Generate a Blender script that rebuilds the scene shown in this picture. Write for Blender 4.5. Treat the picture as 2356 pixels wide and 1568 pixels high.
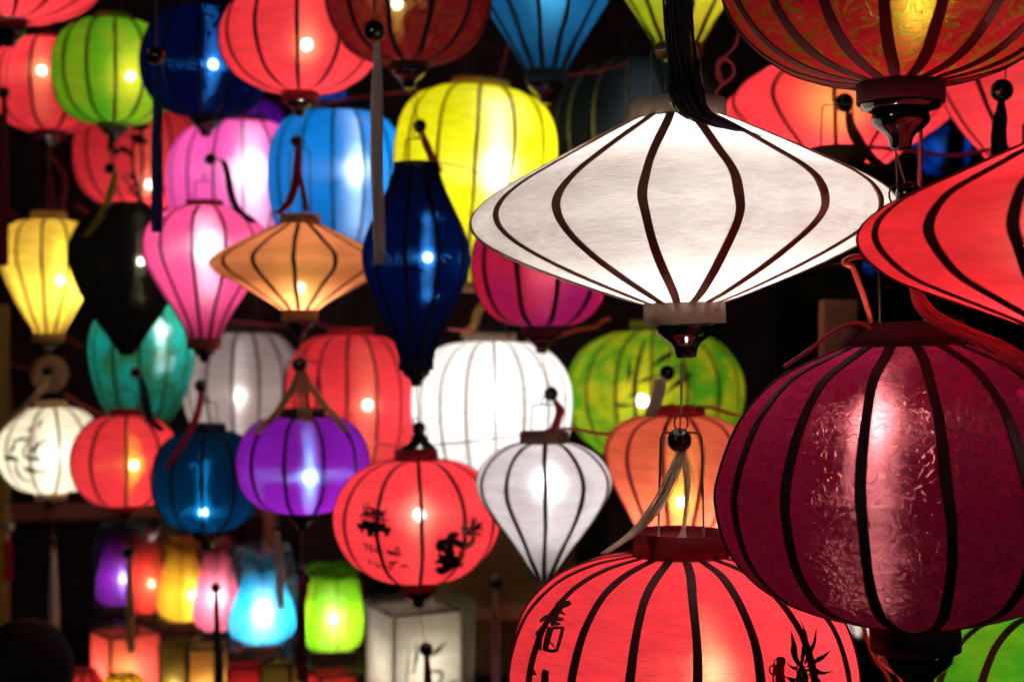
import bpy, bmesh, math, random
from mathutils import Vector, Matrix
random.seed(7)
PI = math.pi
R_ = math.radians
scene = bpy.context.scene
for o in list(bpy.data.objects):
    bpy.data.objects.remove(o)
C = scene.collection

# ------------------------------------------------------------------ camera, world, exposure
K = 0.72 / 2356.0            # metres per photo unit (2356 units wide) at 1 m distance, 50 mm lens
CZ = 2.2                     # eye height of the photographer on the step
cam = bpy.data.cameras.new('camera')
cam_o = bpy.data.objects.new('camera', cam)
C.objects.link(cam_o)
cam_o.location = (0, 0, CZ)
cam_o.rotation_euler = (R_(90), 0, 0)
cam.lens = 50
cam.sensor_width = 36
cam.clip_start = 0.05
cam.clip_end = 400
cam.dof.use_dof = True
cam.dof.focus_distance = 1.93
cam.dof.aperture_fstop = 3.1
scene.camera = cam_o

world = bpy.data.worlds.new('World')
scene.world = world
world.use_nodes = True
wn = world.node_tree
bg = wn.nodes['Background']
sky = wn.nodes.new('ShaderNodeTexSky')
sky.sky_type = 'NISHITA'
sky.sun_disc = False
sky.sun_elevation = R_(-6)
sky.sun_rotation = R_(200)
wn.links.new(sky.outputs[0], bg.inputs[0])
bg.inputs[1].default_value = 0.05          # night: the sun is below the horizon

scene.view_settings.view_transform = 'Standard'
scene.view_settings.look = 'None'
scene.view_settings.exposure = 0.0
scene.view_settings.gamma = 1.0
scene.render.engine = 'CYCLES'
cy = scene.cycles
cy.use_denoising = True
try:
    cy.denoiser = 'OPENIMAGEDENOISE'
except Exception:
    pass
cy.max_bounces = 4
cy.diffuse_bounces = 2
cy.glossy_bounces = 2
cy.transmission_bounces = 2
cy.transparent_max_bounces = 10
cy.use_adaptive_sampling = True
cy.adaptive_threshold = 0.1
cy.adaptive_min_samples = 20
cy.caustics_refractive = True
cy.sample_clamp_indirect = 6.0
cy.sample_clamp_direct = 0.0
cy.use_light_tree = True


def P(u, v, d):
    """point seen at photo unit (u, v), d metres in front of the camera"""
    return Vector(((u - 1178) * K * d, d, CZ + (784 - v) * K * d))


# ------------------------------------------------------------------ node helpers and materials
def new_mat(name):
    m = bpy.data.materials.new(name)
    m.use_nodes = True
    m.node_tree.nodes.clear()
    return m, m.node_tree


def nd(t, kind, **kw):
    n = t.nodes.new(kind)
    for k, v in kw.items():
        if k in ('operation', 'blend_type', 'data_type', 'distribution', 'feature', 'wave_type', 'bands_direction',
                 'noise_dimensions', 'vector_type', 'object', 'noise_type', 'wave_profile', 'rings_direction'):
            setattr(n, k, v)
        else:
            n.inputs[k].default_value = v
    return n


def c4(c):
    return (c[0], c[1], c[2], 1.0)


def plain(name, col, rough=0.6, spec=0.3, noise=0.0, nscale=30.0, metal=0.0, coat=0.0, bump=0.0):
    m, t = new_mat(name)
    out = nd(t, 'ShaderNodeOutputMaterial')
    p = nd(t, 'ShaderNodeBsdfPrincipled')
    p.inputs['Base Color'].default_value = c4(col)
    p.inputs['Roughness'].default_value = rough
    p.inputs['Specular IOR Level'].default_value = spec
    p.inputs['Metallic'].default_value = metal
    p.inputs['Coat Weight'].default_value = coat
    p.inputs['Coat Roughness'].default_value = 0.08
    t.links.new(p.outputs[0], out.inputs[0])
    if noise > 0 or bump > 0:
        tc = nd(t, 'ShaderNodeNewGeometry')
        n = nd(t, 'ShaderNodeTexNoise', Scale=nscale, Detail=4.0)
        t.links.new(tc.outputs['Position'], n.inputs['Vector'])
        if noise > 0:
            mx = nd(t, 'ShaderNodeMix', data_type='RGBA')
            mx.inputs[6].default_value = c4([x * (1 - noise) for x in col])
            mx.inputs[7].default_value = c4([min(1, x * (1 + noise)) for x in col])
            t.links.new(n.outputs[0], mx.inputs[0])
            t.links.new(mx.outputs[2], p.inputs['Base Color'])
        if bump > 0:
            b = nd(t, 'ShaderNodeBump', Strength=bump, Distance=0.002)
            t.links.new(n.outputs[0], b.inputs['Height'])
            t.links.new(b.outputs[0], p.inputs['Normal'])
    return m


def silk(name, T, streak, wt=0.8, ws=0.12, hot=0.03, dcol=None, mottle=None, mscale=9.0, weave=0.25, gloss=0.0,
         pattern=None, rough=0.3, ior=4.0, root=None, hthread=0.15, pscale=16.0, pbump=0.4, fine=True, pcover=-3.3):
    """thin silk stretched over a lantern frame: diffuse transmission, a forward-scattered lobe that threads
    spread along the weave, and a small see-through fraction between the threads"""
    m, t = new_mat(name)
    L = t.links.new
    out = nd(t, 'ShaderNodeOutputMaterial')
    geo = nd(t, 'ShaderNodeNewGeometry')
    tcn = nd(t, 'ShaderNodeTexCoord')
    if root is not None:
        tcn.object = root
    if dcol is None:
        dcol = [x * 0.75 + 0.01 for x in T]
    # weave relief: threads lie across the panel
    if fine:
        mp = nd(t, 'ShaderNodeMapping')
        mp.inputs['Scale'].default_value = (1, 1, 9)
        L(tcn.outputs['Object'], mp.inputs[0])
        nz = nd(t, 'ShaderNodeTexNoise', Scale=45.0, Detail=4.0, Roughness=0.65)
        L(mp.outputs[0], nz.inputs['Vector'])
        bmp = nd(t, 'ShaderNodeBump', Strength=weave, Distance=0.0035)
        L(nz.outputs[0], bmp.inputs['Height'])
        nrm = bmp.outputs[0]
    else:
        nrm = geo.outputs['Normal']
    Tc = nd(t, 'ShaderNodeRGB'); Tc.outputs[0].default_value = c4(T)
    Dc = nd(t, 'ShaderNodeRGB'); Dc.outputs[0].default_value = c4(dcol)
    tcol, dcolo = Tc.outputs[0], Dc.outputs[0]
    if mottle is not None:
        mz = nd(t, 'ShaderNodeTexNoise', Scale=mscale, Detail=5.0, Roughness=0.62)
        L(tcn.outputs['Object'], mz.inputs['Vector'])
        cr = nd(t, 'ShaderNodeMapRange'); cr.inputs[1].default_value = 0.4; cr.inputs[2].default_value = 0.62
        L(mz.outputs[0], cr.inputs[0])
        mx = nd(t, 'ShaderNodeMix', data_type='RGBA')
        L(cr.outputs[0], mx.inputs[0]); L(tcol, mx.inputs[6]); mx.inputs[7].default_value = c4(mottle)
        tcol = mx.outputs[2]
    # slight unevenness of the cloth
    uz = nd(t, 'ShaderNodeTexNoise', Scale=14.0, Detail=5.0 if fine else 2.0, Roughness=0.7)
    um = nd(t, 'ShaderNodeMapping'); um.inputs['Scale'].default_value = (1, 1, 4.5)
    L(tcn.outputs['Object'], um.inputs[0]); L(um.outputs[0], uz.inputs['Vector'])
    ur = nd(t, 'ShaderNodeMapRange'); ur.inputs[1].default_value = 0.25; ur.inputs[2].default_value = 0.75
    ur.inputs[3].default_value = 0.76; ur.inputs[4].default_value = 1.14
    L(uz.outputs[0], ur.inputs[0])
    amt = ur.outputs[0]
    if fine:
        th = nd(t, 'ShaderNodeMapRange'); th.inputs[1].default_value = 0.3; th.inputs[2].default_value = 0.7; th.inputs[3].default_value = 0.82; th.inputs[4].default_value = 1.08
        L(nz.outputs[0], th.inputs[0])
        mul = nd(t, 'ShaderNodeMath', operation='MULTIPLY')
        L(ur.outputs[0], mul.inputs[0]); L(th.outputs[0], mul.inputs[1])
        amt = mul.outputs[0]
    vm = nd(t, 'ShaderNodeVectorMath', operation='SCALE')
    L(tcol, vm.inputs[0]); L(amt, vm.inputs['Scale'])
    tcol = vm.outputs[0]
    if pattern is not None:
        # damask: curling sprays woven in another thread
        dz = nd(t, 'ShaderNodeTexNoise', Scale=pscale, Detail=2.0)
        L(tcn.outputs['Object'], dz.inputs['Vector'])
        off = nd(t, 'ShaderNodeVectorMath', operation='MULTIPLY_ADD')
        off.inputs[1].default_value = (0.11, 0.11, 0.11)
        L(dz.outputs['Color'], off.inputs[0]); L(tcn.outputs['Object'], off.inputs[2])
        vo = nd(t, 'ShaderNodeTexVoronoi', Scale=pscale * 1.1, feature='SMOOTH_F1', Smoothness=0.35)
        L(off.outputs[0], vo.inputs['Vector'])
        wv = nd(t, 'ShaderNodeMath', operation='MULTIPLY'); wv.inputs[1].default_value = 27.0
        L(vo.outputs['Distance'], wv.inputs[0])
        sn = nd(t, 'ShaderNodeMath', operation='SINE'); L(wv.outputs[0], sn.inputs[0])
        fz = nd(t, 'ShaderNodeTexNoise', Scale=pscale * 1.3, Detail=3.0, Distortion=2.2)
        L(tcn.outputs['Object'], fz.inputs['Vector'])
        ad = nd(t, 'ShaderNodeMath', operation='MULTIPLY_ADD'); ad.inputs[1].default_value = 6.0; ad.inputs[2].default_value = pcover
        L(fz.outputs[0], ad.inputs[0])
        ad2 = nd(t, 'ShaderNodeMath', operation='ADD'); L(ad.outputs[0], ad2.inputs[0]); L(sn.outputs[0], ad2.inputs[1])
        st = nd(t, 'ShaderNodeMapRange'); st.inputs[1].default_value = -0.12; st.inputs[2].default_value = 0.12
        L(ad2.outputs[0], st.inputs[0])
        mt = nd(t, 'ShaderNodeMix', data_type='RGBA')
        L(st.outputs[0], mt.inputs[0]); L(tcol, mt.inputs[6]); mt.inputs[7].default_value = c4(pattern[0])
        tcol = mt.outputs[2]
        md = nd(t, 'ShaderNodeMix', data_type='RGBA')
        L(st.outputs[0], md.inputs[0]); L(dcolo, md.inputs[6]); md.inputs[7].default_value = c4(pattern[1])
        dcolo = md.outputs[2]
        if fine:
            b2 = nd(t, 'ShaderNodeBump', Strength=pbump, Distance=0.004)
            L(st.outputs[0], b2.inputs['Height']); L(nrm, b2.inputs['Normal'])
            nrm = b2.outputs[0]
    tr = nd(t, 'ShaderNodeBsdfTranslucent'); L(tcol, tr.inputs[0]); L(nrm, tr.inputs['Normal'])
    df = nd(t, 'ShaderNodeBsdfDiffuse'); L(dcolo, df.inputs[0]); L(nrm, df.inputs['Normal'])
    m1 = nd(t, 'ShaderNodeMixShader'); m1.inputs[0].default_value = wt
    L(df.outputs[0], m1.inputs[1]); L(tr.outputs[0], m1.inputs[2])
    # forward-scattered light: warp threads and weft threads each spread it along one direction
    wn_ = nd(t, 'ShaderNodeTexWhiteNoise', noise_dimensions='3D')
    sc = nd(t, 'ShaderNodeVectorMath', operation='SCALE'); sc.inputs['Scale'].default_value = 9973.0
    L(geo.outputs['Position'], sc.inputs[0]); L(sc.outputs[0], wn_.inputs['Vector'])
    sp = nd(t, 'ShaderNodeSeparateColor'); L(wn_.outputs['Color'], sp.inputs[0])
    a1 = nd(t, 'ShaderNodeMath', operation='ADD'); L(sp.outputs[0], a1.inputs[0]); L(sp.outputs[1], a1.inputs[1])
    a3 = nd(t, 'ShaderNodeMath', operation='ADD'); L(a1.outputs[0], a3.inputs[0]); L(sp.outputs[2], a3.inputs[1])
    a2 = nd(t, 'ShaderNodeMath', operation='MULTIPLY_ADD'); a2.inputs[1].default_value = 1 / 1.5; a2.inputs[2].default_value = -1.0
    L(a3.outputs[0], a2.inputs[0])
    wq = nd(t, 'ShaderNodeTexWhiteNoise', noise_dimensions='3D')
    sc2 = nd(t, 'ShaderNodeVectorMath', operation='SCALE'); sc2.inputs['Scale'].default_value = 7349.0
    L(geo.outputs['Position'], sc2.inputs[0]); L(sc2.outputs[0], wq.inputs['Vector'])
    th_ = nd(t, 'ShaderNodeVectorMath', operation='CROSS_PRODUCT'); th_.inputs[0].default_value = (0, 0, 1)
    L(geo.outputs['Normal'], th_.inputs[1])
    tv_ = nd(t, 'ShaderNodeVectorMath', operation='CROSS_PRODUCT')
    L(geo.outputs['Normal'], tv_.inputs[0]); L(th_.outputs[0], tv_.inputs[1])

    # the lobe is centred on the straight-through direction, jittered by the relief of the cloth
    dn = nd(t, 'ShaderNodeVectorMath', operation='SUBTRACT'); L(nrm, dn.inputs[0]); L(geo.outputs['Normal'], dn.inputs[1])
    dn2 = nd(t, 'ShaderNodeVectorMath', operation='SCALE'); dn2.inputs['Scale'].default_value = 0.42; L(dn.outputs[0], dn2.inputs[0])
    fwd = nd(t, 'ShaderNodeVectorMath', operation='ADD'); L(geo.outputs['Incoming'], fwd.inputs[0]); L(dn2.outputs[0], fwd.inputs[1])
    # a hit lands on a warp or on a weft thread
    pick = nd(t, 'ShaderNodeMath', operation='LESS_THAN'); pick.inputs[1].default_value = hthread
    L(wq.outputs['Value'], pick.inputs[0])
    ab = nd(t, 'ShaderNodeMath', operation='ABSOLUTE'); L(a2.outputs[0], ab.inputs[0])
    sq = nd(t, 'ShaderNodeMath', operation='MULTIPLY'); L(a2.outputs[0], sq.inputs[0]); L(ab.outputs[0], sq.inputs[1])
    sv = nd(t, 'ShaderNodeMath', operation='MULTIPLY'); sv.inputs[1].default_value = 5.0
    sh = nd(t, 'ShaderNodeMath', operation='MULTIPLY'); sh.inputs[1].default_value = 2.6
    L(sq.outputs[0], sv.inputs[0]); L(sq.outputs[0], sh.inputs[0])
    s1 = nd(t, 'ShaderNodeVectorMath', operation='SCALE'); L(tv_.outputs[0], s1.inputs[0]); L(sv.outputs[0], s1.inputs['Scale'])
    s2 = nd(t, 'ShaderNodeVectorMath', operation='SCALE'); L(th_.outputs[0], s2.inputs[0]); L(sh.outputs[0], s2.inputs['Scale'])
    mxv = nd(t, 'ShaderNodeMix', data_type='VECTOR')
    L(pick.outputs[0], mxv.inputs[0]); L(s1.outputs[0], mxv.inputs[4]); L(s2.outputs[0], mxv.inputs[5])
    s3 = nd(t, 'ShaderNodeVectorMath', operation='ADD'); L(mxv.outputs[1], s3.inputs[0]); L(fwd.outputs[0], s3.inputs[1])
    s4 = nd(t, 'ShaderNodeVectorMath', operation='NORMALIZE'); L(s3.outputs[0], s4.inputs[0])
    mm = nd(t, 'ShaderNodeBsdfRefraction', distribution='BECKMANN'); mm.inputs['IOR'].default_value = ior
    mm.inputs['Roughness'].default_value = rough * ROUGH
    mm.inputs['Color'].default_value = c4(streak)
    L(s4.outputs[0], mm.inputs['Normal'])
    m2 = nd(t, 'ShaderNodeMixShader'); m2.inputs[0].default_value = ws * STREAK
    L(m1.outputs[0], m2.inputs[1]); L(mm.outputs[0], m2.inputs[2])
    tp = nd(t, 'ShaderNodeBsdfTransparent')
    m3 = nd(t, 'ShaderNodeMixShader'); m3.inputs[0].default_value = hot
    L(m2.outputs[0], m3.inputs[1]); L(tp.outputs[0], m3.inputs[2])
    last = m3
    if gloss > 0:
        gl = nd(t, 'ShaderNodeBsdfGlossy'); gl.inputs['Roughness'].default_value = 0.36
        gl.inputs['Color'].default_value = c4([0.25 + 0.75 * x / max(dcol) for x in dcol])
        L(nrm, gl.inputs['Normal'])
        m4 = nd(t, 'ShaderNodeMixShader'); m4.inputs[0].default_value = gloss
        L(m3.outputs[0], m4.inputs[1]); L(gl.outputs[0], m4.inputs[2])
        last = m4
    L(last.outputs[0], out.inputs[0])
    return m


def glow(name, col, strength):
    m, t = new_mat(name)
    out = nd(t, 'ShaderNodeOutputMaterial')
    e = nd(t, 'ShaderNodeEmission')
    e.inputs[0].default_value = c4(col)
    e.inputs[1].default_value = strength
    t.links.new(e.outputs[0], out.inputs[0])
    m.cycles.emission_sampling = 'FRONT'
    return m


def film(name):
    """clear plastic bag"""
    m, t = new_mat(name)
    out = nd(t, 'ShaderNodeOutputMaterial')
    tp = nd(t, 'ShaderNodeBsdfTransparent'); tp.inputs[0].default_value = (0.93, 0.93, 0.93, 1)
    gl = nd(t, 'ShaderNodeBsdfGlossy'); gl.inputs['Roughness'].default_value = 0.18
    tr = nd(t, 'ShaderNodeBsdfTranslucent'); tr.inputs[0].default_value = (.8, .8, .8, 1)
    fr = nd(t, 'ShaderNodeLayerWeight'); fr.inputs[0].default_value = 0.25
    mp = nd(t, 'ShaderNodeMapRange'); mp.inputs[3].default_value = 0.12; mp.inputs[4].default_value = 0.6
    t.links.new(fr.outputs['Facing'], mp.inputs[0])
    mg = nd(t, 'ShaderNodeMixShader'); mg.inputs[0].default_value = 0.5
    t.links.new(gl.outputs[0], mg.inputs[1]); t.links.new(tr.outputs[0], mg.inputs[2])
    mx = nd(t, 'ShaderNodeMixShader')
    t.links.new(mp.outputs[0], mx.inputs[0]); t.links.new(tp.outputs[0], mx.inputs[1]); t.links.new(mg.outputs[0], mx.inputs[2])
    t.links.new(mx.outputs[0], out.inputs[0])
    return m


M = {}
STREAK, ROUGH, LUM = 0.9, 1.5, 0.72
M['black_lacquer'] = plain('black_lacquer', (0.006, 0.005, 0.005), 0.12, 0.5, coat=0.6)
M['bead'] = plain('bead_lacquer', (0.008, 0.005, 0.005), 0.1, 0.5, coat=0.5)
M['wire'] = plain('steel_wire', (0.03, 0.024, 0.02), 0.4, 0.4, metal=0.3)
M['cord_dark'] = plain('cord_dark', (0.02, 0.015, 0.012), 0.8)
M['cord_tan'] = plain('cord_tan', (0.25, 0.16, 0.09), 0.8)
M['cable_red'] = plain('red_cable', (0.42, 0.03, 0.045), 0.45, 0.4)
M['cable_yellow'] = plain('yellow_cable', (0.55, 0.36, 0.08), 0.45, 0.4)
M['ink'] = plain('black_ink', (0.008, 0.006, 0.006), 0.6, 0.2)
M['socket'] = plain('lamp_socket', (0.03, 0.03, 0.03), 0.5)
M['film'] = film('plastic_film')
M['board'] = plain('dark_board', (0.035, 0.02, 0.015), 0.5, 0.3, noise=0.4, nscale=18)
TASSEL = {
    'grey': plain('tassel_grey', (0.72, 0.60, 0.55), 0.7, noise=0.3, nscale=300),
    'cream': plain('tassel_cream', (0.78, 0.64, 0.48), 0.5, noise=0.25, nscale=300),
    'navy': plain('tassel_navy', (0.02, 0.06, 0.22), 0.7, noise=0.3, nscale=300),
    'red': plain('tassel_red', (0.45, 0.02, 0.04), 0.7, noise=0.3, nscale=300),
    'dred': plain('tassel_dark_red', (0.13, 0.008, 0.02), 0.7, noise=0.3, nscale=300),
    'black': plain('tassel_black', (0.010, 0.007, 0.012), 0.6, noise=0.3, nscale=300),
    'green': plain('tassel_green', (0.26, 0.28, 0.02), 0.7, noise=0.3, nscale=300),
    'teal': plain('tassel_teal', (0.006, 0.03, 0.035), 0.7, noise=0.3, nscale=300),
    'tan': plain('tassel_tan', (0.62, 0.42, 0.20), 0.7, noise=0.3, nscale=300),
    'white': plain('tassel_white', (0.82, 0.74, 0.68), 0.7, noise=0.2, nscale=300),
    'mauve': plain('tassel_mauve', (0.7, 0.45, 0.5), 0.7, noise=0.2, nscale=300),
    'maroon': plain('tassel_maroon', (0.12, 0.010, 0.03), 0.7, noise=0.3, nscale=300),
}


# ------------------------------------------------------------------ mesh helpers
def link(name, mesh, mat=None, parent=None, loc=None, rot=None):
    o = bpy.data.objects.new(name, mesh)
    C.objects.link(o)
    if mat is not None and mesh is not None and len(mesh.materials) == 0:
        mesh.materials.append(mat)
    if parent is not None:
        o.parent = parent
    if loc is not None:
        o.location = loc
    if rot is not None:
        o.rotation_euler = rot
    return o


def tag(o, label=None, cat=None, group=None, kind=None):
    if label: o['label'] = label
    if cat: o['category'] = cat
    if group: o['group'] = group
    if kind: o['kind'] = kind
    return o


def mesh_from(name, vs, fs, smooth=True):
    me = bpy.data.meshes.new(name)
    me.from_pydata([tuple(v) for v in vs], [], fs)
    me.update()
    if smooth:
        me.polygons.foreach_set('use_smooth', [True] * len(me.polygons))
    return me


def lathe(name, pts, seg=24, cap=True, smooth=True):
    """pts: (r, z) from top to bottom"""
    vs, fs = [], []
    n = len(pts)
    for r, z in pts:
        for i in range(seg):
            a = 2 * PI * i / seg
            vs.append((r * math.cos(a), r * math.sin(a), z))
    for j in range(n - 1):
        for i in range(seg):
            k = (i + 1) % seg
            fs.append((j * seg + k, j * seg + i, (j + 1) * seg + i, (j + 1) * seg + k))
    if cap:
        fs.append(tuple(range(seg)))
        fs.append(tuple(reversed(range((n - 1) * seg, n * seg))))
    return mesh_from(name, vs, fs, smooth)


def tube_data(path, rad, seg=6, vs=None, fs=None):
    """append a tube along path (list of Vector); rad is a number or a list"""
    vs = [] if vs is None else vs
    fs = [] if fs is None else fs
    n = len(path)
    base = len(vs)
    up = Vector((0.13, 0.97, 0.2)).normalized()
    for i, p in enumerate(path):
        t = (path[min(i + 1, n - 1)] - path[max(i - 1, 0)])
        if t.length < 1e-9:
            t = Vector((0, 0, 1))
        t.normalize()
        a = t.cross(up)
        if a.length < 1e-3:
            a = t.cross(Vector((1, 0, 0)))
        a.normalize()
        b = t.cross(a)
        r = rad[i] if isinstance(rad, (list, tuple)) else rad
        for k in range(seg):
            g = 2 * PI * k / seg
            vs.append(p + a * (r * math.cos(g)) + b * (r * math.sin(g)))
    for i in range(n - 1):
        for k in range(seg):
            q = (k + 1) % seg
            fs.append((base + i * seg + k, base + i * seg + q, base + (i + 1) * seg + q, base + (i + 1) * seg + k))
    fs.append(tuple(base + k for k in reversed(range(seg))))
    fs.append(tuple(base + (n - 1) * seg + k for k in range(seg)))
    return vs, fs


def catmull(pts, per=6):
    """smooth curve through points (tuples or Vectors)"""
    P_ = [Vector(p) for p in pts]
    if len(P_) < 3:
        return [P_[0].lerp(P_[-1], i / per) for i in range(per + 1)]
    ext = [P_[0] * 2 - P_[1]] + P_ + [P_[-1] * 2 - P_[-2]]
    out = []
    for i in range(1, len(ext) - 2):
        p0, p1, p2, p3 = ext[i - 1], ext[i], ext[i + 1], ext[i + 2]
        for j in range(per):
            s = j / per
            out.append(0.5 * ((2 * p1) + (p2 - p0) * s + (2 * p0 - 5 * p1 + 4 * p2 - p3) * s * s + (3 * p1 - p0 - 3 * p2 + p3) * s ** 3))
    out.append(P_[-1].copy())
    return out


def tube(name, path, rad, mat, parent=None, seg=6):
    vs, fs = tube_data(path, rad, seg)
    return link(name, mesh_from(name, vs, fs), mat, parent)


def box_mesh(name, sx, sy, sz, bev=0.0):
    bm = bmesh.new()
    bmesh.ops.create_cube(bm, size=1)
    bmesh.ops.scale(bm, vec=(sx, sy, sz), verts=bm.verts)
    if bev > 0:
        bmesh.ops.bevel(bm, geom=bm.edges[:], offset=bev, segments=2, affect='EDGES', profile=0.6)
    me = bpy.data.meshes.new(name)
    bm.to_mesh(me)
    bm.free()
    return me


def sphere_mesh(name, r, sub=2):
    bm = bmesh.new()
    bmesh.ops.create_icosphere(bm, subdivisions=sub, radius=r)
    me = bpy.data.meshes.new(name)
    bm.to_mesh(me)
    bm.free()
    me.polygons.foreach_set('use_smooth', [True] * len(me.polygons))
    return me


def strands(name, path, n, spread, thick, mat, parent=None, end_fray=1.0, rng=None):
    """a bundle of threads along a path; spread is a list of radii along it"""
    rng = rng or random.Random(len(path) * 31 + n)
    vs, fs = [], []
    m = len(path)
    for i in range(n):
        a = rng.uniform(0, 2 * PI)
        rr = math.sqrt(rng.random())
        ph, fr = rng.uniform(0, 6), rng.uniform(0.6, 1.6)
        stop = m if rng.random() < 0.6 else max(3, m - rng.randint(0, max(1, int(m * 0.12 * end_fray))))
        pts = []
        for j in range(stop):
            s = j / (m - 1)
            sp = spread[min(int(s * (len(spread) - 1)), len(spread) - 2)] if len(spread) > 1 else spread[0]
            if len(spread) > 1:
                f = s * (len(spread) - 1)
                k = min(int(f), len(spread) - 2)
                sp = spread[k] * (1 - (f - k)) + spread[k + 1] * (f - k)
            w = 0.30 * sp * math.sin(ph + 5 * fr * s) * (0.4 + 0.6 * s)
            pts.append(path[j] + Vector((math.cos(a) * rr * sp + w, math.sin(a) * rr * sp, 0.25 * w)))
        tube_data(pts, thick * rng.uniform(0.7, 1.2), 3, vs, fs)
    return link(name, mesh_from(name, vs, fs), mat, parent)


# ------------------------------------------------------------------ the lanterns
def rnd(vt, vb, hw, ct, cb, tm=0.5, e=2.0, n=13):
    """a rounded outline from the top collar to the bottom collar, widest at tm"""
    pts = []
    for i in range(n):
        a = PI * i / (n - 1)
        t = 0.5 - 0.5 * math.cos(a)
        q = t / tm * 0.5 if t < tm else 0.5 + (t - tm) / (1 - tm) * 0.5
        c = ct + (cb - ct) * q
        pts.append((vt + (vb - vt) * t, c + (hw - c) * max(0.0, 1 - abs(2 * q - 1) ** e) ** (1 / e)))
    return pts


LAN = {}
bulb_cache = {}


def lantern(key, label, d, cx, prof, mat, n=14, ph=0.0, bulb=None, lum=1.0, bcol=(1, 0.82, 0.6), tilt=0.0,
            topc=None, botc=None, fin=None, plate=0, ribw=None, sag=0.012, ribcol=None, colcol=None, cord_up=None,
            handle=True, hang=None, group='silk lanterns hanging in the stall', category='lantern', name='silk_lantern', rb=None,
            rib_mat=None, hdl=None, ribs=True, tip=0.0, W=4):
    s = K * d
    vb = prof[-1][0]
    root = bpy.data.objects.new(name, None)
    C.objects.link(root)
    root.empty_display_size = 0.05
    root.location = P(cx, vb, d)
    beta = math.atan((cx - 1178) * K)
    root.rotation_euler = (0, -R_(tilt), -beta)
    tag(root, label, category, group)
    curve = catmull([(0, h, v) for v, h in prof], 3 if len(prof) > 9 else 4)
    pr = [(max(0.004, c.y * s), (vb - c.z) * s) for c in curve]        # (radius, z) top to bottom
    Rm = max(r for r, z in pr)
    if callable(mat):
        mat = mat(root)
    half = PI / n
    vs, fs = [], []
    zt_, zh_ = pr[0][1], pr[0][1] * 0.72
    for r, z in pr:
        for k in range(W + 1):
            f = 2 * k / W - 1
            x = r * math.sin(half) * f
            y = r * math.cos(half)
            y *= 1 - sag * (1 - f * f) * min(1.0, r / Rm * 1.3)
            up = max(0.0, (z - zh_) / (zt_ - zh_)) if tip else 0.0
            vs.append((x, -y, z + tip * s * up * (1 - abs(f) ** 1.5)))
    for j in range(len(pr) - 1):
        for k in range(W):
            a = j * (W + 1) + k
            fs.append((a + 1, a, a + W + 1, a + W + 2))
    pm = mesh_from('panel', vs, fs)
    pm.materials.append(mat)
    # one rib: a flat split-bamboo strip under the silk, following the outline
    if ribw is None:
        ribw = 0.0075
    if rib_mat is None:
        rc = ribcol or (0.03, 0.012, 0.01)
        rib_mat = plain('rib_' + key, rc, 0.7, 0.2)
    rv, rf = [], []
    for j, (r, z) in enumerate(pr):
        r0, z0 = pr[max(0, j - 1)]
        r1, z1 = pr[min(len(pr) - 1, j + 1)]
        tx, tz = r1 - r0, z1 - z0
        l = math.hypot(tx, tz) or 1
        nx, nz_ = -tz / l, tx / l                        # outward normal in the (r, z) plane
        w = 0.5 * min(ribw, 1.35 * r * math.sin(half))
        for off, side in ((0.0009, -1), (0.0009, 1), (-0.0022, 1), (-0.0022, -1)):
            rr, zz = r + nx * off, z + nz_ * off
            wob = 0.10 * ribw * math.sin(9.0 * j / len(pr) + 1.3 * len(key)) + 0.07 * ribw * math.sin(23.0 * j / len(pr))
            rv.append((side * w * (1 + 0.08 * math.sin(17.0 * j / len(pr))) + wob, -rr, zz))
    m = len(pr)
    for j in range(m - 1):
        for k in range(4):
            q = (k + 1) % 4
            rf.append((j * 4 + q, j * 4 + k, (j + 1) * 4 + k, (j + 1) * 4 + q))
    rf.append((0, 1, 2, 3)); rf.append((m * 4 - 1, m * 4 - 2, m * 4 - 3, m * 4 - 4))
    rm = mesh_from('rib', rv, rf, False)
    rm.materials.append(rib_mat)
    rngj = random.Random(n * 7 + int(cx))
    for i in range(n):
        a = R_(ph) + 2 * PI * i / n
        if ribs:
            link('rib', rm, None, root, rot=(0, 0, a + rngj.uniform(-1, 1) * 0.10 * ribw / Rm))
        link('panel', pm, None, root, rot=(0, 0, a + half))
    # collars
    ccol = colcol or (0.1, 0.03, 0.03)
    cm = plain('collar_' + key, ccol, 0.75, 0.2, noise=0.25, nscale=60, bump=0.2)
    rt, rbm = pr[0][0], pr[-1][0]
    zt = pr[0][1]
    if topc:
        hw, h = topc[0] * s, topc[1] * s
        link('top_collar', lathe('top_collar', [(hw - .003, h), (hw, h - .0008), (hw + .0005, -0.004), (hw - .004, -0.004), (hw - .005, h - .001), (hw - .003, h)], 28, False), cm, root, (0, 0, zt))
    if botc:
        hw, h = botc[0] * s, botc[1] * s
        link('bottom_collar', lathe('bottom_collar', [(hw - .004, .004), (hw, .004), (hw, -h), (hw - .003, -h), (hw - .005, .003)], 28, False), cm, root)
    zb = -(botc[1] * s if botc else 0)
    end = zb
    if fin:
        f = fin * s
        pts = []
        if plate:
            pp = plate * s
            pts += [(pp * .98, .003), (pp, 0), (pp * .97, -.006), (f * .9, -.013)]
        z0 = -.012 if plate else 0.003
        for zz, rr in ((0, .93), (.14, 1.0), (.38, .99), (.60, .80), (.82, .52), (1.0, .42), (1.32, .36), (1.36, .30)):
            pts.append((rr * f, z0 - zz * f * .92))
        link('finial', lathe('finial', pts, 28), M['black_lacquer'], root, (0, 0, zb))
        end = zb + z0 - 1.36 * f * .92
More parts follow.
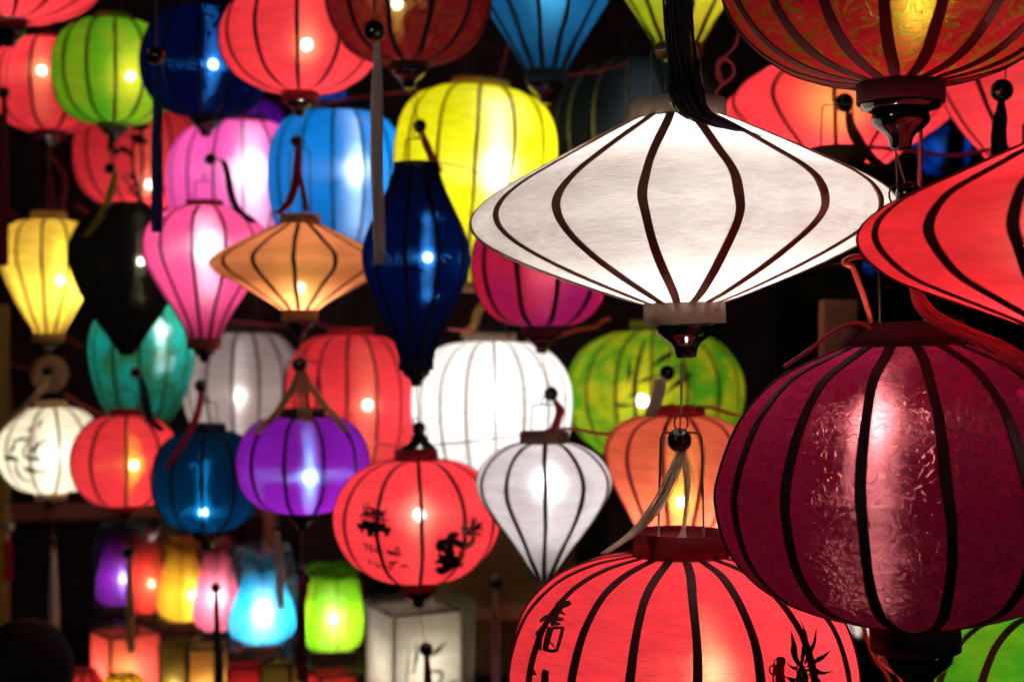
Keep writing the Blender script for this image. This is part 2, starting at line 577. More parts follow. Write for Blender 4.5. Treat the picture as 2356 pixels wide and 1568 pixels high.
    # bulb
    if bulb:
        rb = rb or min(0.020, max(0.010, 0.068 * Rm))
        bx, bz = (bulb[0] - cx) * s, (vb - bulb[1]) * s
        bm_ = lathe('bulb', [(rb * .5, rb * 1.0), (rb * .95, rb * .4), (rb * .95, -rb * .4), (rb * .4, -rb * .95)], 14 if d < 2.4 else 8, True)
        ar = LUM * lum / (wt_of(mat) * (rb / Rm) ** 2)
        bm_.materials.append(glow('bulb_' + key, bcol, ar))
        bo = link('bulb', bm_, None, root, (bx, 0, bz))
        link('socket', lathe('socket', [(rb * .5, rb * 2.6), (rb * .5, rb * 1.05)], 8), M['socket'], bo)
        if zt - bz > rb * 3.4:
            tube('lamp_cord', [Vector((0, 0, rb * 3.1)), Vector((-bx, 0, zt - bz))], .0022, M['cord_dark'], bo, 5)
    # wire handle
    ztop = zt + (topc[1] * s if topc else 0)
    if handle:
        if hdl:
            w, h = hdl[0] * s, hdl[1] * s
        else:
            w, h = 0.5 * pr[0][0], 1.1 * pr[0][0]
        zb0 = zt + 0.003
        hp = [Vector((-w * 1.12, 0, zb0)), Vector((-w, 0, ztop + h * .93)), Vector((-w * .9, 0, ztop + h * .985)), Vector((-.006, 0, ztop + h)),
              Vector((.006, 0, ztop + h)), Vector((w * .9, 0, ztop + h * .985)), Vector((w, 0, ztop + h * .93)), Vector((w * 1.12, 0, zb0))]
        ho = tube('wire_handle', hp, .0017 if hdl else .0013, M['wire'], root, 6)
        q = .014 if hdl else .008
        tube('loop', [Vector((q * .75 * math.sin(a), 0, ztop + h + q - q * math.cos(a))) for a in [2 * PI * i / 14 for i in range(15)]], .0014, M['wire'], ho, 5)
        ztop2 = ztop + h + 2 * q
    else:
        ztop2 = ztop
    if cord_up != 0:
        ztarget = (vb - cord_up) * s if cord_up is not None else 3.9 - root.location.z
        if ztarget > ztop2 + .01:
            tube('hanging_cord', [Vector((0, 0, ztop2 - .004)), Vector((0, 0, ztarget))], .0011, M['cord_tan'], root, 5)
    info = dict(root=root, d=d, cx=cx, s=s, vb=vb, pr=pr, n=n, ph=ph, Rm=Rm, end=end, sag=sag, key=key, tilt=tilt)
    LAN[key] = info
    if hang:
        # straight pendant: cord, bead, tassel   hang = (v_bead, bead_hw, v_tassel_end, tassel_hw, colour, dx)
        vbd, bh, vt_, th_, tc, dx = (list(hang) + [0])[:6]
        zbd, ze = (vb - vbd) * s, (vb - vt_) * s
        x = dx * s
        tube('pendant_cord', [Vector((0, 0, end + .002)), Vector((x, 0, zbd))], .0012, M['cord_tan'], root, 5)
        bo = link('bead', sphere_mesh('bead', bh * s, 3), M['bead'], root, (x, 0, zbd))
        if vt_ > vbd:
            pth = [Vector((x + .4 * x * (j / 10), 0, zbd - bh * s * .8 + (ze - zbd) * j / 10)) for j in range(11)]
            strands('tassel', pth, 46, [th_ * s * .45, th_ * s * .9, th_ * s, th_ * s], .0013, TASSEL[tc], root)
    return info


_wt = {}


def wt_of(mat):
    return _wt.get(mat.name, 0.75)


FINE = [True]


def sk(name, T, streak, **kw):
    """returns a maker so that the cloth can use its own lantern's coordinates"""
    def make(root):
        kw.setdefault('fine', FINE[0])
        m = silk(name, T, streak, root=root, **kw)
        _wt[m.name] = kw.get('wt', 0.8) * (1 - kw.get('ws', 0.12)) * 0.9
        return m
    return make


def local_path(info, pts, dd=0.0):
    """photo units -> the lantern's own space (dd metres nearer the camera)"""
    inv = info['root'].matrix_basis.inverted()
    return [inv @ P(p[0], p[1], info['d'] - (p[2] if len(p) > 2 else dd)) for p in pts]


RED = (0.90, 0.050, 0.070)

# ------------------------------------------------------------------ the setting
ground = link('ground', mesh_from('ground', [(-30, -6, 0), (30, -6, 0), (30, 40, 0), (-30, 40, 0)], [(0, 1, 2, 3)], False),
              plain('paving', (0.05, 0.045, 0.04), 0.8, noise=0.3, nscale=3))
tag(ground, kind='structure')

# ------------------------------------------------------------------ near, sharp lanterns
COOL = (0.95, 0.97, 1.0)
WARM = (1.0, 0.82, 0.58)
NEUT = (1.0, 0.93, 0.84)
GN = 'large lanterns nearest the camera'

lantern('E', 'large maroon and gold damask lantern cut off by the top right edge', 1.85, 2072,
        [(-440, 140), (-420, 215), (-370, 300), (-300, 365), (-220, 405), (-120, 425), (-30, 410), (40, 380), (100, 330), (150, 258), (178, 180), (192, 98)],
        sk('silk_maroon_gold', (0.50, 0.010, 0.026), (0.95, 0.75, 0.08), wt=0.66, ws=0.07, hot=0.0, dcol=(0.45, 0.012, 0.03),
           pattern=((0.22, 0.10, 0.008), (0.19, 0.12, 0.012)), weave=0.5, gloss=0.0, rough=0.24, pscale=19, pcover=-3.6, pbump=0.6),
        n=18, ph=-6, bulb=(2110, 10), lum=0.38, bcol=(1.0, 0.9, 0.55), topc=(140, 60), botc=(100, 46), fin=66, plate=92, ribw=0.014,
        ribcol=(0.09, 0.008, 0.012), colcol=(0.07, 0.005, 0.012), group=GN)
lantern('B', 'large dark maroon damask lantern, round, at the right edge', 1.85, 2104,
        [(795, 140), (818, 200), (850, 272), (890, 325), (940, 370), (1000, 405), (1080, 435), (1140, 446), (1230, 430), (1300, 390), (1360, 325), (1405, 215), (1432, 104)],
        sk('silk_maroon', (0.07, 0.002, 0.011), (1.0, 0.30, 0.32), wt=0.62, ws=0.10, hot=0.0, dcol=(0.70, 0.014, 0.075),
           pattern=((0.10, 0.005, 0.02), (0.20, 0.004, 0.035)), weave=0.5, gloss=0.0, rough=0.21, pscale=20, pcover=-2.9, pbump=0.8),
        n=16, ph=-12, bulb=(2032, 968), lum=0.8, bcol=(1.0, 0.82, 0.8), tilt=2.2, topc=(137, 54), botc=(102, 62), fin=86, ribw=0.0125,
        ribcol=(0.020, 0.003, 0.006), colcol=(0.09, 0.007, 0.018), hdl=(46, 270), cord_up=346, group=GN)
lantern('C', 'large glowing red lantern with painted character and dragon tail at the bottom', 2.2, 1567,
        [(1276, 112), (1290, 190), (1312, 252), (1345, 306), (1403, 360), (1467, 388), (1524, 400), (1580, 402), (1640, 396), (1700, 375), (1770, 325), (1830, 240), (1862, 112)],
        sk('silk_red_near', RED, (1.0, 0.50, 0.25), wt=0.8, ws=0.04, hot=0.0, weave=0.4, gloss=0.0, rough=0.2),
        n=18, ph=5, bulb=(1640, 1546), lum=1.25, bcol=NEUT, topc=(110, 55), botc=(96, 50), fin=64, ribw=0.0125,
        ribcol=(0.05, 0.006, 0.008), colcol=(0.20, 0.012, 0.022), hdl=(47, 228), cord_up=832, group=GN)
lantern('A', 'wide white saucer shaped lantern with dark ribs, the largest white one', 2.2, 1574,
        [(275, 112), (300, 166), (350, 268), (400, 365), (430, 420), (460, 462), (485, 482), (506, 487), (530, 478), (560, 440), (600, 360), (640, 262), (680, 150), (697, 96)],
        sk('silk_white_near', (0.88, 0.82, 0.77), (1, 1, 1), wt=0.74, ws=0.012, hot=0.0, dcol=(0.72, 0.66, 0.60), mottle=(0.78, 0.70, 0.64), mscale=6, weave=0.5, gloss=0.0, rough=0.4),
        n=16, ph=-8.5, bulb=(1635, 480), lum=1.08, bcol=(1, .975, .96), tilt=2.0, topc=(112, 42), botc=(94, 48), fin=66, ribw=0.0125,
        ribcol=(0.26, 0.12, 0.085), colcol=(0.36, 0.27, 0.20), group=GN, cord_up=None, rb=0.03)
lantern('D', 'wide red saucer shaped lantern cut off by the right edge', 1.65, 2470,
        [(328, 112), (390, 255), (450, 390), (480, 440), (510, 473), (540, 485), (570, 478), (600, 455), (640, 400), (680, 300), (730, 160), (755, 95)],
        sk('silk_red_disc', (0.86, 0.034, 0.046), (1.0, 0.45, 0.35), wt=0.74, ws=0.04, hot=0.0, dcol=(0.7, 0.035, 0.045), weave=0.4, gloss=0.0, rough=0.4),
        n=16, ph=-36, bulb=(2480, 545), lum=1.0, bcol=NEUT, topc=(112, 48), botc=(95, 48), fin=60, ribw=0.0125,
        ribcol=(0.07, 0.006, 0.009), colcol=(0.25, 0.015, 0.02), group=GN)
lantern('G', 'green lantern with dark ribs in the bottom right corner', 2.3, 2432,
        rnd(1400, 1780, 312, 95, 95, 0.5, 1.9),
        sk('silk_green_near', (0.06, 0.38, 0.012), (0.75, 0.9, 0.05), wt=0.8, ws=0.06, hot=0.01, mottle=(0.18, 0.44, 0.012), mscale=15, weave=0.35),
        n=16, ph=-8, bulb=(2440, 1600), lum=0.9, bcol=NEUT, topc=(95, 40), botc=(90, 40), fin=60, ribw=0.013, ribcol=(0.05, 0.02, 0.006), colcol=(0.1, 0.2, 0.02), group=GN)

# ------------------------------------------------------------------ middle and far lanterns
FINE[0] = False
red_mid = dict(wt=0.82, ws=0.05, hot=0.024, weave=0.12, gloss=0.0, rough=0.3)


def redl(key, streak=(1.0, 0.5, 0.25), **kw):
    p = dict(red_mid); p.update(kw)
    return sk('silk_red_' + key, RED, streak, **p)


lantern('N2', 'slender navy blue spindle shaped lantern at the centre', 2.95, 958,
        [(378, 50), (400, 54), (440, 68), (490, 92), (540, 114), (590, 124), (635, 117), (690, 95), (750, 68), (800, 45), (835, 37)],
        sk('silk_navy_spindle', (0.001, 0.006, 0.07), (0.04, 0.30, 1.0), wt=0.7, ws=0.16, hot=0.024, dcol=(0.004, 0.008, 0.05), rough=0.2, weave=0.35, hthread=0.3),
        n=10, ph=-12, bulb=(984, 592), lum=0.55, bcol=COOL, topc=(50, 4), botc=(40, 16), fin=32, ribcol=(0.004, 0.004, 0.008), colcol=(0.005, 0.007, 0.03), hang=(985, 15, 985, 0, 'navy', 6), cord_up=200)
lantern('AM', 'amber saucer shaped lantern left of the navy spindle', 3.3, 690,
        [(515, 46), (530, 78), (548, 116), (566, 152), (584, 186), (597, 202), (606, 205), (616, 202), (632, 184), (655, 140), (680, 98), (700, 62), (715, 42)],
        sk('silk_amber', (0.82, 0.29, 0.11), (1.0, 0.62, 0.10), wt=0.75, ws=0.05, hot=0.006, weave=0.2, rough=0.5),
        n=14, ph=-4, bulb=(690, 662), lum=0.85, bcol=NEUT, topc=(46, 22), botc=(42, 24), fin=32, ribcol=(0.05, 0.014, 0.006), colcol=(0.45, 0.22, 0.07), ribw=0.009, cord_up=330, hdl=(22, 150))
lantern('PK', 'pink balloon shaped lantern with a white glow left of the amber saucer', 3.6, 470,
        [(474, 40), (482, 74), (500, 110), (530, 137), (565, 145), (600, 138), (640, 117), (680, 92), (720, 66), (755, 47), (780, 37)],
        sk('silk_pink', (0.95, 0.08, 0.27), (1.0, 0.88, 0.95), wt=0.8, ws=0.20, hot=0.02, rough=0.34, weave=0.1, hthread=0.25),
        n=12, ph=-11, bulb=(478, 572), lum=1.25, bcol=COOL, topc=(42, 12), botc=(38, 22), fin=27, ribcol=(0.10, 0.012, 0.04), colcol=(0.22, 0.05, 0.04), hang=(887, 15, 887, 0, 'red', -8), cord_up=366)
lantern('K2', 'black teardrop lantern between the yellow and pink ones', 3.85, 292,
        [(478, 50), (486, 74), (502, 97), (532, 117), (568, 128), (602, 128), (640, 118), (680, 100), (720, 78), (760, 52), (800, 25), (818, 12)],
        sk('silk_black', (0.004, 0.004, 0.003), (0.5, 0.45, 0.25), wt=0.6, ws=0.02, hot=0.02, dcol=(0.006, 0.006, 0.006), gloss=0.0, rough=0.2),
        n=12, ph=-3, bulb=(323, 601), lum=0.7, bcol=NEUT, topc=(50, 10), ribcol=(0.004, 0.004, 0.004), colcol=(0.01, 0.008, 0.008), hang=(858, 13, 858, 0, 'black', 20), cord_up=400)
lantern('Y2', 'yellow balloon lantern near the left edge', 4.15, 112,
        [(505, 38), (510, 68), (522, 92), (545, 106), (578, 112), (608, 110), (640, 98), (680, 80), (720, 60), (750, 43), (770, 34)],
        sk('silk_yellow_left', (0.97, 0.66, 0.08), (0.85, 1.0, 0.05), wt=0.8, ws=0.10, hot=0.024, rough=0.26, weave=0.1),
        n=12, ph=-8, bulb=(138, 645), lum=1.9, bcol=NEUT, topc=(40, 18), botc=(36, 17), fin=24, ribcol=(0.16, 0.07, 0.01), colcol=(0.5, 0.33, 0.08), hang=(855, 12, 855, 0, 'tan', -2))
lantern('TL', 'mottled teal lantern behind the black teardrop', 4.3, 326,
        rnd(690, 985, 120, 50, 30, 0.36, 1.8),
        sk('silk_teal', (0.01, 0.50, 0.42), (0.75, 1.0, 0.85), wt=0.8, ws=0.10, hot=0.02, mottle=(0.03, 0.20, 0.06), mscale=18, rough=0.25),
        n=12, ph=-2, bulb=(372, 760), lum=1.0, bcol=COOL, topc=(50, 14), botc=(45, 14), fin=24, ribcol=(0.02, 0.09, 0.05), colcol=(0.02, 0.1, 0.08), cord_up=0)
lantern('G1', 'green and yellow round lantern in the upper left', 3.85, 262,
        rnd(50, 284, 141, 42, 36, 0.5, 2.3),
        sk('silk_green_left', (0.10, 0.48, 0.012), (1.0, 0.85, 0.05), wt=0.8, ws=0.11, hot=0.024, mottle=(0.28, 0.45, 0.015), mscale=15, rough=0.42, weave=0.1, hthread=0.2),
        n=14, ph=1, bulb=(299, 174), lum=1.0, bcol=NEUT, topc=(40, 18), botc=(34, 14), fin=26, ribcol=(0.04, 0.03, 0.006), colcol=(0.10, 0.2, 0.02), hang=(388, 13, 388, 0, 'green', -8))
lantern('R2', 'red lantern beside the left edge under the cropped one', 4.15, 114,
        rnd(92, 302, 134, 42, 36, 0.5, 2.1),
        redl('R2', (1.0, 0.45, 0.18), ws=0.09, hthread=0.3), n=10, ph=-18, bulb=(97, 163), lum=0.95, bcol=NEUT, topc=(40, 16), botc=(37, 18), fin=24, ribcol=(0.04, 0.005, 0.008), colcol=(0.13, 0.012, 0.02), hang=(400, 8, 520, 12, 'dred', 0))
lantern('R1', 'red lantern cut off by the top left corner', 3.6, 24,
        rnd(-230, 46, 230, 60, 46, 0.5, 1.9),
        redl('R1'), n=14, ph=-20, bulb=(20, -90), lum=1.0, bcol=NEUT, topc=(60, 20), botc=(38, 22), fin=34, ribcol=(0.04, 0.005, 0.008), colcol=(0.13, 0.012, 0.02), hang=(213, 13, 600, 12, 'dred', -14))
lantern('N1', 'dark navy round lantern between the green and red ones at the top', 3.6, 474,
        rnd(18, 266, 151, 44, 40, 0.5, 2.1),
        sk('silk_navy_round', (0.001, 0.004, 0.05), (0.03, 0.26, 1.0), wt=0.7, ws=0.14, hot=0.024, dcol=(0.004, 0.007, 0.05), rough=0.2, weave=0.3, hthread=0.3),
        n=12, ph=-7, bulb=(490, 148), lum=0.5, bcol=COOL, topc=(44, 14), botc=(38, 10), fin=32, ribcol=(0.003, 0.003, 0.006), colcol=(0.006, 0.008, 0.03), hang=(366, 14, 366, 0, 'black', 10))
lantern('R4', 'red round lantern with a bright bulb at the top, left of the maroon one', 3.35, 690,
        rnd(-40, 212, 184, 60, 42, 0.52, 2.0),
        redl('R4'), n=12, ph=-2, bulb=(706, 103), lum=1.1, bcol=NEUT, topc=(60, 16), botc=(42, 24), fin=28, ribcol=(0.05, 0.006, 0.008), colcol=(0.25, 0.018, 0.026), hang=(325, 14, 325, 0, 'black', -8), ribw=0.008)
lantern('M1', 'maroon lantern with a golden centre panel at the top', 3.2, 940,
        rnd(-150, 146, 194, 62, 45, 0.52, 2.0),
        sk('silk_maroon_far', (0.20, 0.008, 0.014), (0.8, 0.55, 0.08), wt=0.7, ws=0.05, hot=0.02, dcol=(0.3, 0.02, 0.03), pattern=((0.22, 0.02, 0.012), (0.2, 0.05, 0.02)), weave=0.3, rough=0.18, pscale=12, hthread=0.25),
        n=12, ph=-15, bulb=(914, 10), lum=0.5, bcol=NEUT, topc=(62, 16), botc=(44, 14), fin=38, ribcol=(0.012, 0.004, 0.005), colcol=(0.04, 0.012, 0.012), hang=(290, 16, 290, 0, 'red', 26), ribw=0.011)
lantern('T1', 'dark blue cone shaped lantern cut off at the top centre', 3.3, 1256,
        [(-160, 70), (-140, 140), (-90, 168), (-50, 172), (0, 152), (50, 120), (100, 88), (140, 64), (166, 48)],
        sk('silk_blue_cone', (0.008, 0.10, 0.24), (0.10, 0.6, 1.0), wt=0.75, ws=0.10, hot=0.0, dcol=(0.01, 0.05, 0.12), rough=0.42, weave=0.3),
        n=12, ph=-8, bulb=(1270, -30), lum=0.8, bcol=COOL, topc=(70, 16), botc=(48, 26), fin=40, ribcol=(0.004, 0.012, 0.02), colcol=(0.008, 0.03, 0.05), ribw=0.010)
lantern('YG', 'yellow green cone shaped lantern behind the black tassel', 3.3, 1562,
        [(-150, 60), (-130, 130), (-80, 155), (-40, 150), (0, 122), (40, 95), (80, 70), (105, 55)],
        sk('silk_lime', (0.30, 0.42, 0.012), (1.0, 0.85, 0.05), wt=0.78, ws=0.08, hot=0.0, mottle=(0.45, 0.36, 0.02), mscale=8, rough=0.42, weave=0.3),
        n=12, ph=-12, bulb=(1580, -30), lum=0.8, bcol=NEUT, topc=(60, 16), botc=(54, 25), ribcol=(0.05, 0.03, 0.006), colcol=(0.16, 0.10, 0.03), fin=36, ribw=0.010)
lantern('Y1', 'bright yellow lantern behind the navy spindle', 3.65, 1074,
        [(205, 70), (212, 110), (232, 148), (270, 176), (320, 189), (375, 191), (420, 182), (470, 160), (520, 130), (570, 98), (620, 66), (650, 46)],
        sk('silk_yellow', (0.88, 0.90, 0.008), (1.0, 1.0, 0.92), wt=0.8, ws=0.16, hot=0.02, rough=0.3, weave=0.1),
        n=14, ph=0, bulb=(1130, 385), lum=1.6, bcol=NEUT, tilt=-4, topc=(68, 22), ribcol=(0.20, 0.09, 0.006), colcol=(0.42, 0.33, 0.11), botc=(46, 20), cord_up=190)
lantern('B1', 'bright sky blue lantern left of the grey tassel', 4.05, 776,
        rnd(262, 610, 160, 78, 46, 0.38, 2.1),
        sk('silk_sky_blue', (0.004, 0.27, 0.78), (0.80, 0.97, 1.0), wt=0.8, ws=0.13, hot=0.01, rough=0.28, weave=0.12),
        n=14, ph=-4, bulb=(822, 390), lum=1.2, bcol=COOL, topc=(76, 20), botc=(46, 20), fin=30, ribcol=(0.006, 0.03, 0.07), colcol=(0.006, 0.02, 0.04), cord_up=180)
lantern('P1', 'lilac pink lantern with a white glow behind the pink balloon', 4.3, 556,
        rnd(285, 600, 170, 66, 44, 0.4, 2.2),
        sk('silk_lilac', (0.92, 0.10, 0.45), (1.0, 0.93, 1.0), wt=0.8, ws=0.20, hot=0.01, rough=0.34, weave=0.1, hthread=0.2),
        n=16, ph=1, bulb=(578, 400), lum=1.35, bcol=COOL, topc=(64, 14), botc=(44, 16), fin=28, ribcol=(0.2, 0.03, 0.09), colcol=(0.16, 0.02, 0.05), cord_up=240)
lantern('R3', 'red lantern with painted bamboo leaves behind the green round one', 4.45, 318,
        rnd(236, 478, 150, 44, 40, 0.5, 2.1),
        redl('R3'), n=14, ph=3, bulb=(343, 424), lum=0.72, bcol=NEUT, topc=(44, 12), botc=(40, 16), ribcol=(0.06, 0.006, 0.008), colcol=(0.13, 0.012, 0.02), cord_up=0)
lantern('GW', 'silver grey lantern with brown ribs left of the tall red one', 4.45, 558,
        rnd(766, 1030, 136, 62, 45, 0.45, 2.0),
        sk('silk_silver_far', (0.50, 0.42, 0.42), (1, 0.97, 1.0), wt=0.78, ws=0.10, hot=0.024, rough=0.26, weave=0.35, dcol=(0.4, 0.33, 0.33)),
        n=14, ph=-10, bulb=(550, 912), lum=0.72, bcol=NEUT, topc=(60, 14), botc=(45, 16), ribcol=(0.06, 0.025, 0.015), colcol=(0.05, 0.03, 0.025), cord_up=700)
lantern('R5', 'tall plain red lantern behind the purple one', 4.1, 806,
        rnd(770, 1120, 152, 54, 42, 0.42, 2.2),
        redl('R5'), n=14, ph=-3, bulb=(846, 932), lum=1.15, bcol=NEUT, topc=(53, 18), botc=(42, 18), ribcol=(0.12, 0.01, 0.014), colcol=(0.40, 0.02, 0.03), cord_up=660)
lantern('W1', 'brilliant white round lantern in the middle', 3.75, 1130,
        rnd(786, 1150, 187, 60, 46, 0.36, 2.1),
        sk('silk_white_mid', (0.92, 0.93, 0.92), (1, 1, 1), wt=0.8, ws=0.10, hot=0.01, rough=0.35, weave=0.1),
        n=18, ph=3, bulb=(1140, 925), lum=1.55, bcol=(1, .98, .97), topc=(58, 20), botc=(46, 20), ribcol=(0.36, 0.30, 0.20), colcol=(0.52, 0.44, 0.33), ribw=0.006, cord_up=700, fin=28, hang=(1337, 17, 1640, 10, 'mauve', 8))
lantern('V1', 'crimson lantern with blue light painted in as purple, half hidden under the white saucer', 3.3, 1246,
        rnd(490, 750, 163, 52, 52, 0.45, 2.1),
        sk('silk_crimson_bluelit', (0.46, 0.012, 0.03), (1.0, 0.14, 0.16), wt=0.76, ws=0.08, hot=0.0, mottle=(0.28, 0.008, 0.11), mscale=3.5, dcol=(0.25, 0.01, 0.08), rough=0.4, weave=0.45),  # purple mottle paints in the blue light of neighbouring lanterns
        n=11, ph=-20, bulb=(1258, 610), lum=1.1, bcol=NEUT, topc=(52, 16), botc=(48, 24), fin=34, ribcol=(0.014, 0.003, 0.008), colcol=(0.08, 0.008, 0.02), ribw=0.011, hang=(905, 17, 905, 0, 'red', 22), cord_up=0)
lantern('G2', 'green round lantern with painted bamboo under the white saucer', 4.2, 1506,
        rnd(760, 1060, 206, 54, 48, 0.47, 2.1),
        sk('silk_green_mid', (0.05, 0.30, 0.010), (1.0, 0.80, 0.03), wt=0.8, ws=0.09, hot=0.024, mottle=(0.46, 0.45, 0.012), mscale=15, rough=0.4, weave=0.1, hthread=0.25),
        n=16, ph=-2, bulb=(1478, 922), lum=0.95, bcol=NEUT, topc=(56, 24), botc=(48, 18), ribcol=(0.05, 0.025, 0.008), colcol=(0.2, 0.22, 0.03))
lantern('O1', 'orange balloon lantern behind the wire handle of the large red one', 3.2, 1556,
        [(956, 70), (962, 100), (980, 138), (1010, 162), (1045, 170), (1085, 162), (1130, 142), (1180, 115), (1240, 84), (1300, 56), (1330, 40)],
        sk('silk_orange', (0.95, 0.19, 0.10), (1.0, 0.72, 0.03), wt=0.8, ws=0.08, hot=0.024, rough=0.3, weave=0.1),
        n=12, ph=-10, bulb=(1568, 1155), lum=1.3, bcol=NEUT, topc=(66, 22), botc=(40, 18), ribcol=(0.20, 0.01, 0.014), colcol=(0.5, 0.03, 0.03), ribw=0.008, cord_up=0)
lantern('S1', 'silver white teardrop lantern left of the large red one', 2.95, 1252,
        [(1018, 56), (1026, 88), (1046, 122), (1075, 147), (1108, 158), (1145, 150), (1190, 122), (1240, 84), (1285, 52), (1322, 26), (1336, 24)],
        sk('silk_silver', (0.62, 0.55, 0.54), (1, 1, 1), wt=0.78, ws=0.15, hot=0.0, rough=0.32, weave=0.4, dcol=(0.5, 0.42, 0.4), mottle=(0.55, 0.47, 0.45), mscale=12, hthread=0.2),
        n=11, ph=1, bulb=(1262, 1110), lum=1.25, bcol=COOL, topc=(56, 26), botc=(25, 24), ribcol=(0.06, 0.03, 0.02), colcol=(0.16, 0.09, 0.06), ribw=0.0085, cord_up=0)
lantern('R7', 'red lantern painted with a pagoda and a dragon, lower centre', 3.2, 962,
        rnd(1058, 1336, 193, 52, 41, 0.47, 2.0),
        redl('R7', (1.0, 0.6, 0.4), hthread=0.3), n=12, ph=3, bulb=(967, 1184), lum=1.2, bcol=NEUT, topc=(50, 24), botc=(41, 22), fin=32, ribcol=(0.05, 0.006, 0.008), colcol=(0.22, 0.012, 0.022), tilt=0.8, hang=(1492, 16, 1700, 12, 'dred', 16), cord_up=992, ribw=0.008)
lantern('PU', 'violet lantern with a blue glow under a tan tassel', 3.45, 696,
        rnd(958, 1178, 153, 56, 38, 0.48, 2.15),
        sk('silk_violet', (0.30, 0.012, 0.48), (0.14, 0.38, 1.0), wt=0.76, ws=0.2, hot=0.025, dcol=(0.12, 0.01, 0.2), rough=0.2, weave=0.35, hthread=0.3),
        n=11, ph=-15, bulb=(712, 1098), lum=1.0, bcol=COOL, topc=(54, 18), botc=(36, 8), fin=30, ribcol=(0.008, 0.004, 0.014), colcol=(0.03, 0.012, 0.02), hang=(1312, 14, 1552, 11, 'maroon', -4), ribw=0.008, cord_up=800, hdl=(38, 110))
lantern('DT', 'dark blue lantern with its bulb low, left of the violet one', 3.65, 476,
        rnd(992, 1218, 129, 44, 38, 0.5, 2.0),
        sk('silk_deep_blue', (0.001, 0.042, 0.13), (0.01, 0.36, 0.95), wt=0.74, ws=0.13, hot=0.024, dcol=(0.004, 0.03, 0.07), rough=0.2, weave=0.3, hthread=0.3),
        n=11, ph=-5, bulb=(468, 1178), lum=0.62, bcol=COOL, topc=(44, 18), botc=(36, 6), fin=34, ribcol=(0.003, 0.006, 0.012), colcol=(0.008, 0.014, 0.03), hang=(1352, 12, 1700, 10, 'teal', 20), ribw=0.008, cord_up=900)
lantern('R6', 'small red lantern with a yellow streak left of the dark blue one', 3.95, 290,
        rnd(956, 1162, 129, 40, 36, 0.5, 2.0),
        redl('R6', (1.0, 0.62, 0.02), ws=0.11, hthread=0.15, rough=0.26), n=10, ph=0, bulb=(307, 1070), lum=1.05, bcol=NEUT, topc=(38, 16), botc=(37, 14), fin=20, ribcol=(0.06, 0.006, 0.008), colcol=(0.30, 0.016, 0.025), hang=(1270, 14, 1490, 10, 'tan', 6), cord_up=880)
lantern('W2', 'cream white lantern painted with bamboo at the left edge', 4.25, 118,
        rnd(936, 1132, 122, 38, 37, 0.5, 1.9),
        sk('silk_cream', (0.86, 0.82, 0.64), (1, 1, 1), wt=0.8, ws=0.09, hot=0.015, rough=0.35, weave=0.1),
        n=12, ph=8, bulb=(124, 1046), lum=1.5, bcol=NEUT, topc=(36, 15), botc=(37, 17), fin=18, ribcol=(0.25, 0.15, 0.07), colcol=(0.45, 0.29, 0.15), hang=(1244, 12, 1490, 11, 'white', 4), cord_up=870)
lantern('K1', 'large dark barrel lantern with pale ribs behind the white saucer', 3.95, 1470,
        rnd(146, 480, 196, 60, 50, 0.48, 2.2),
        sk('silk_black_big', (0.005, 0.008, 0.009), (0.45, 0.6, 0.75), wt=0.6, ws=0.03, hot=0.0, dcol=(0.01, 0.012, 0.011), rough=0.4, gloss=0.0),
        n=16, ph=-8, bulb=(1480, 300), lum=0.5, bcol=COOL, topc=(60, 14), botc=(50, 16), ribcol=(0.22, 0.20, 0.11), colcol=(0.03, 0.03, 0.03), cord_up=0)
lantern('F1', 'red saucer shaped lantern with orange centre behind the maroon finial', 3.4, 1930,
        [(112, 70), (135, 120), (165, 180), (195, 228), (222, 256), (245, 264), (268, 256), (300, 222), (340, 162), (385, 100), (410, 62)],
        sk('silk_red_F1', RED, (1.0, 0.42, 0.06), wt=0.78, ws=0.09, hot=0.0, rough=0.4, weave=0.15, hthread=0.2),
        n=12, ph=-2, bulb=(1925, 232), lum=1.15, bcol=NEUT, topc=(70, 20), botc=(60, 18), ribcol=(0.10, 0.01, 0.012), colcol=(0.2, 0.015, 0.02), ribw=0.009)
lantern('F2', 'red saucer shaped lantern behind the black bead at the right edge', 3.1, 2420,
        [(40, 70), (80, 140), (120, 200), (160, 240), (195, 252), (230, 238), (280, 208), (330, 168), (400, 110), (440, 65)],
        redl('F2'), n=12, ph=-8, bulb=(2425, 220), lum=1.0, bcol=NEUT, topc=(70, 20), botc=(60, 18), ribcol=(0.09, 0.008, 0.01), colcol=(0.2, 0.015, 0.02), ribw=0.010)
lantern('KD', 'unlit dark brown lantern behind the right tip of the white saucer', 2.75, 1926,
        [(378, 64), (392, 100), (415, 150), (440, 200), (465, 226), (490, 234), (515, 224), (545, 180), (580, 110), (600, 60)],
        sk('silk_brown', (0.02, 0.008, 0.005), (0.05, 0.02, 0.01), wt=0.5, ws=0.02, hot=0.0, dcol=(0.05, 0.018, 0.010), gloss=0.0),
        n=14, ph=-4, topc=(62, 38), botc=(58, 18), ribcol=(0.014, 0.006, 0.004), colcol=(0.05, 0.022, 0.012), hdl=(34, 100), cord_up=0, ribw=0.009)

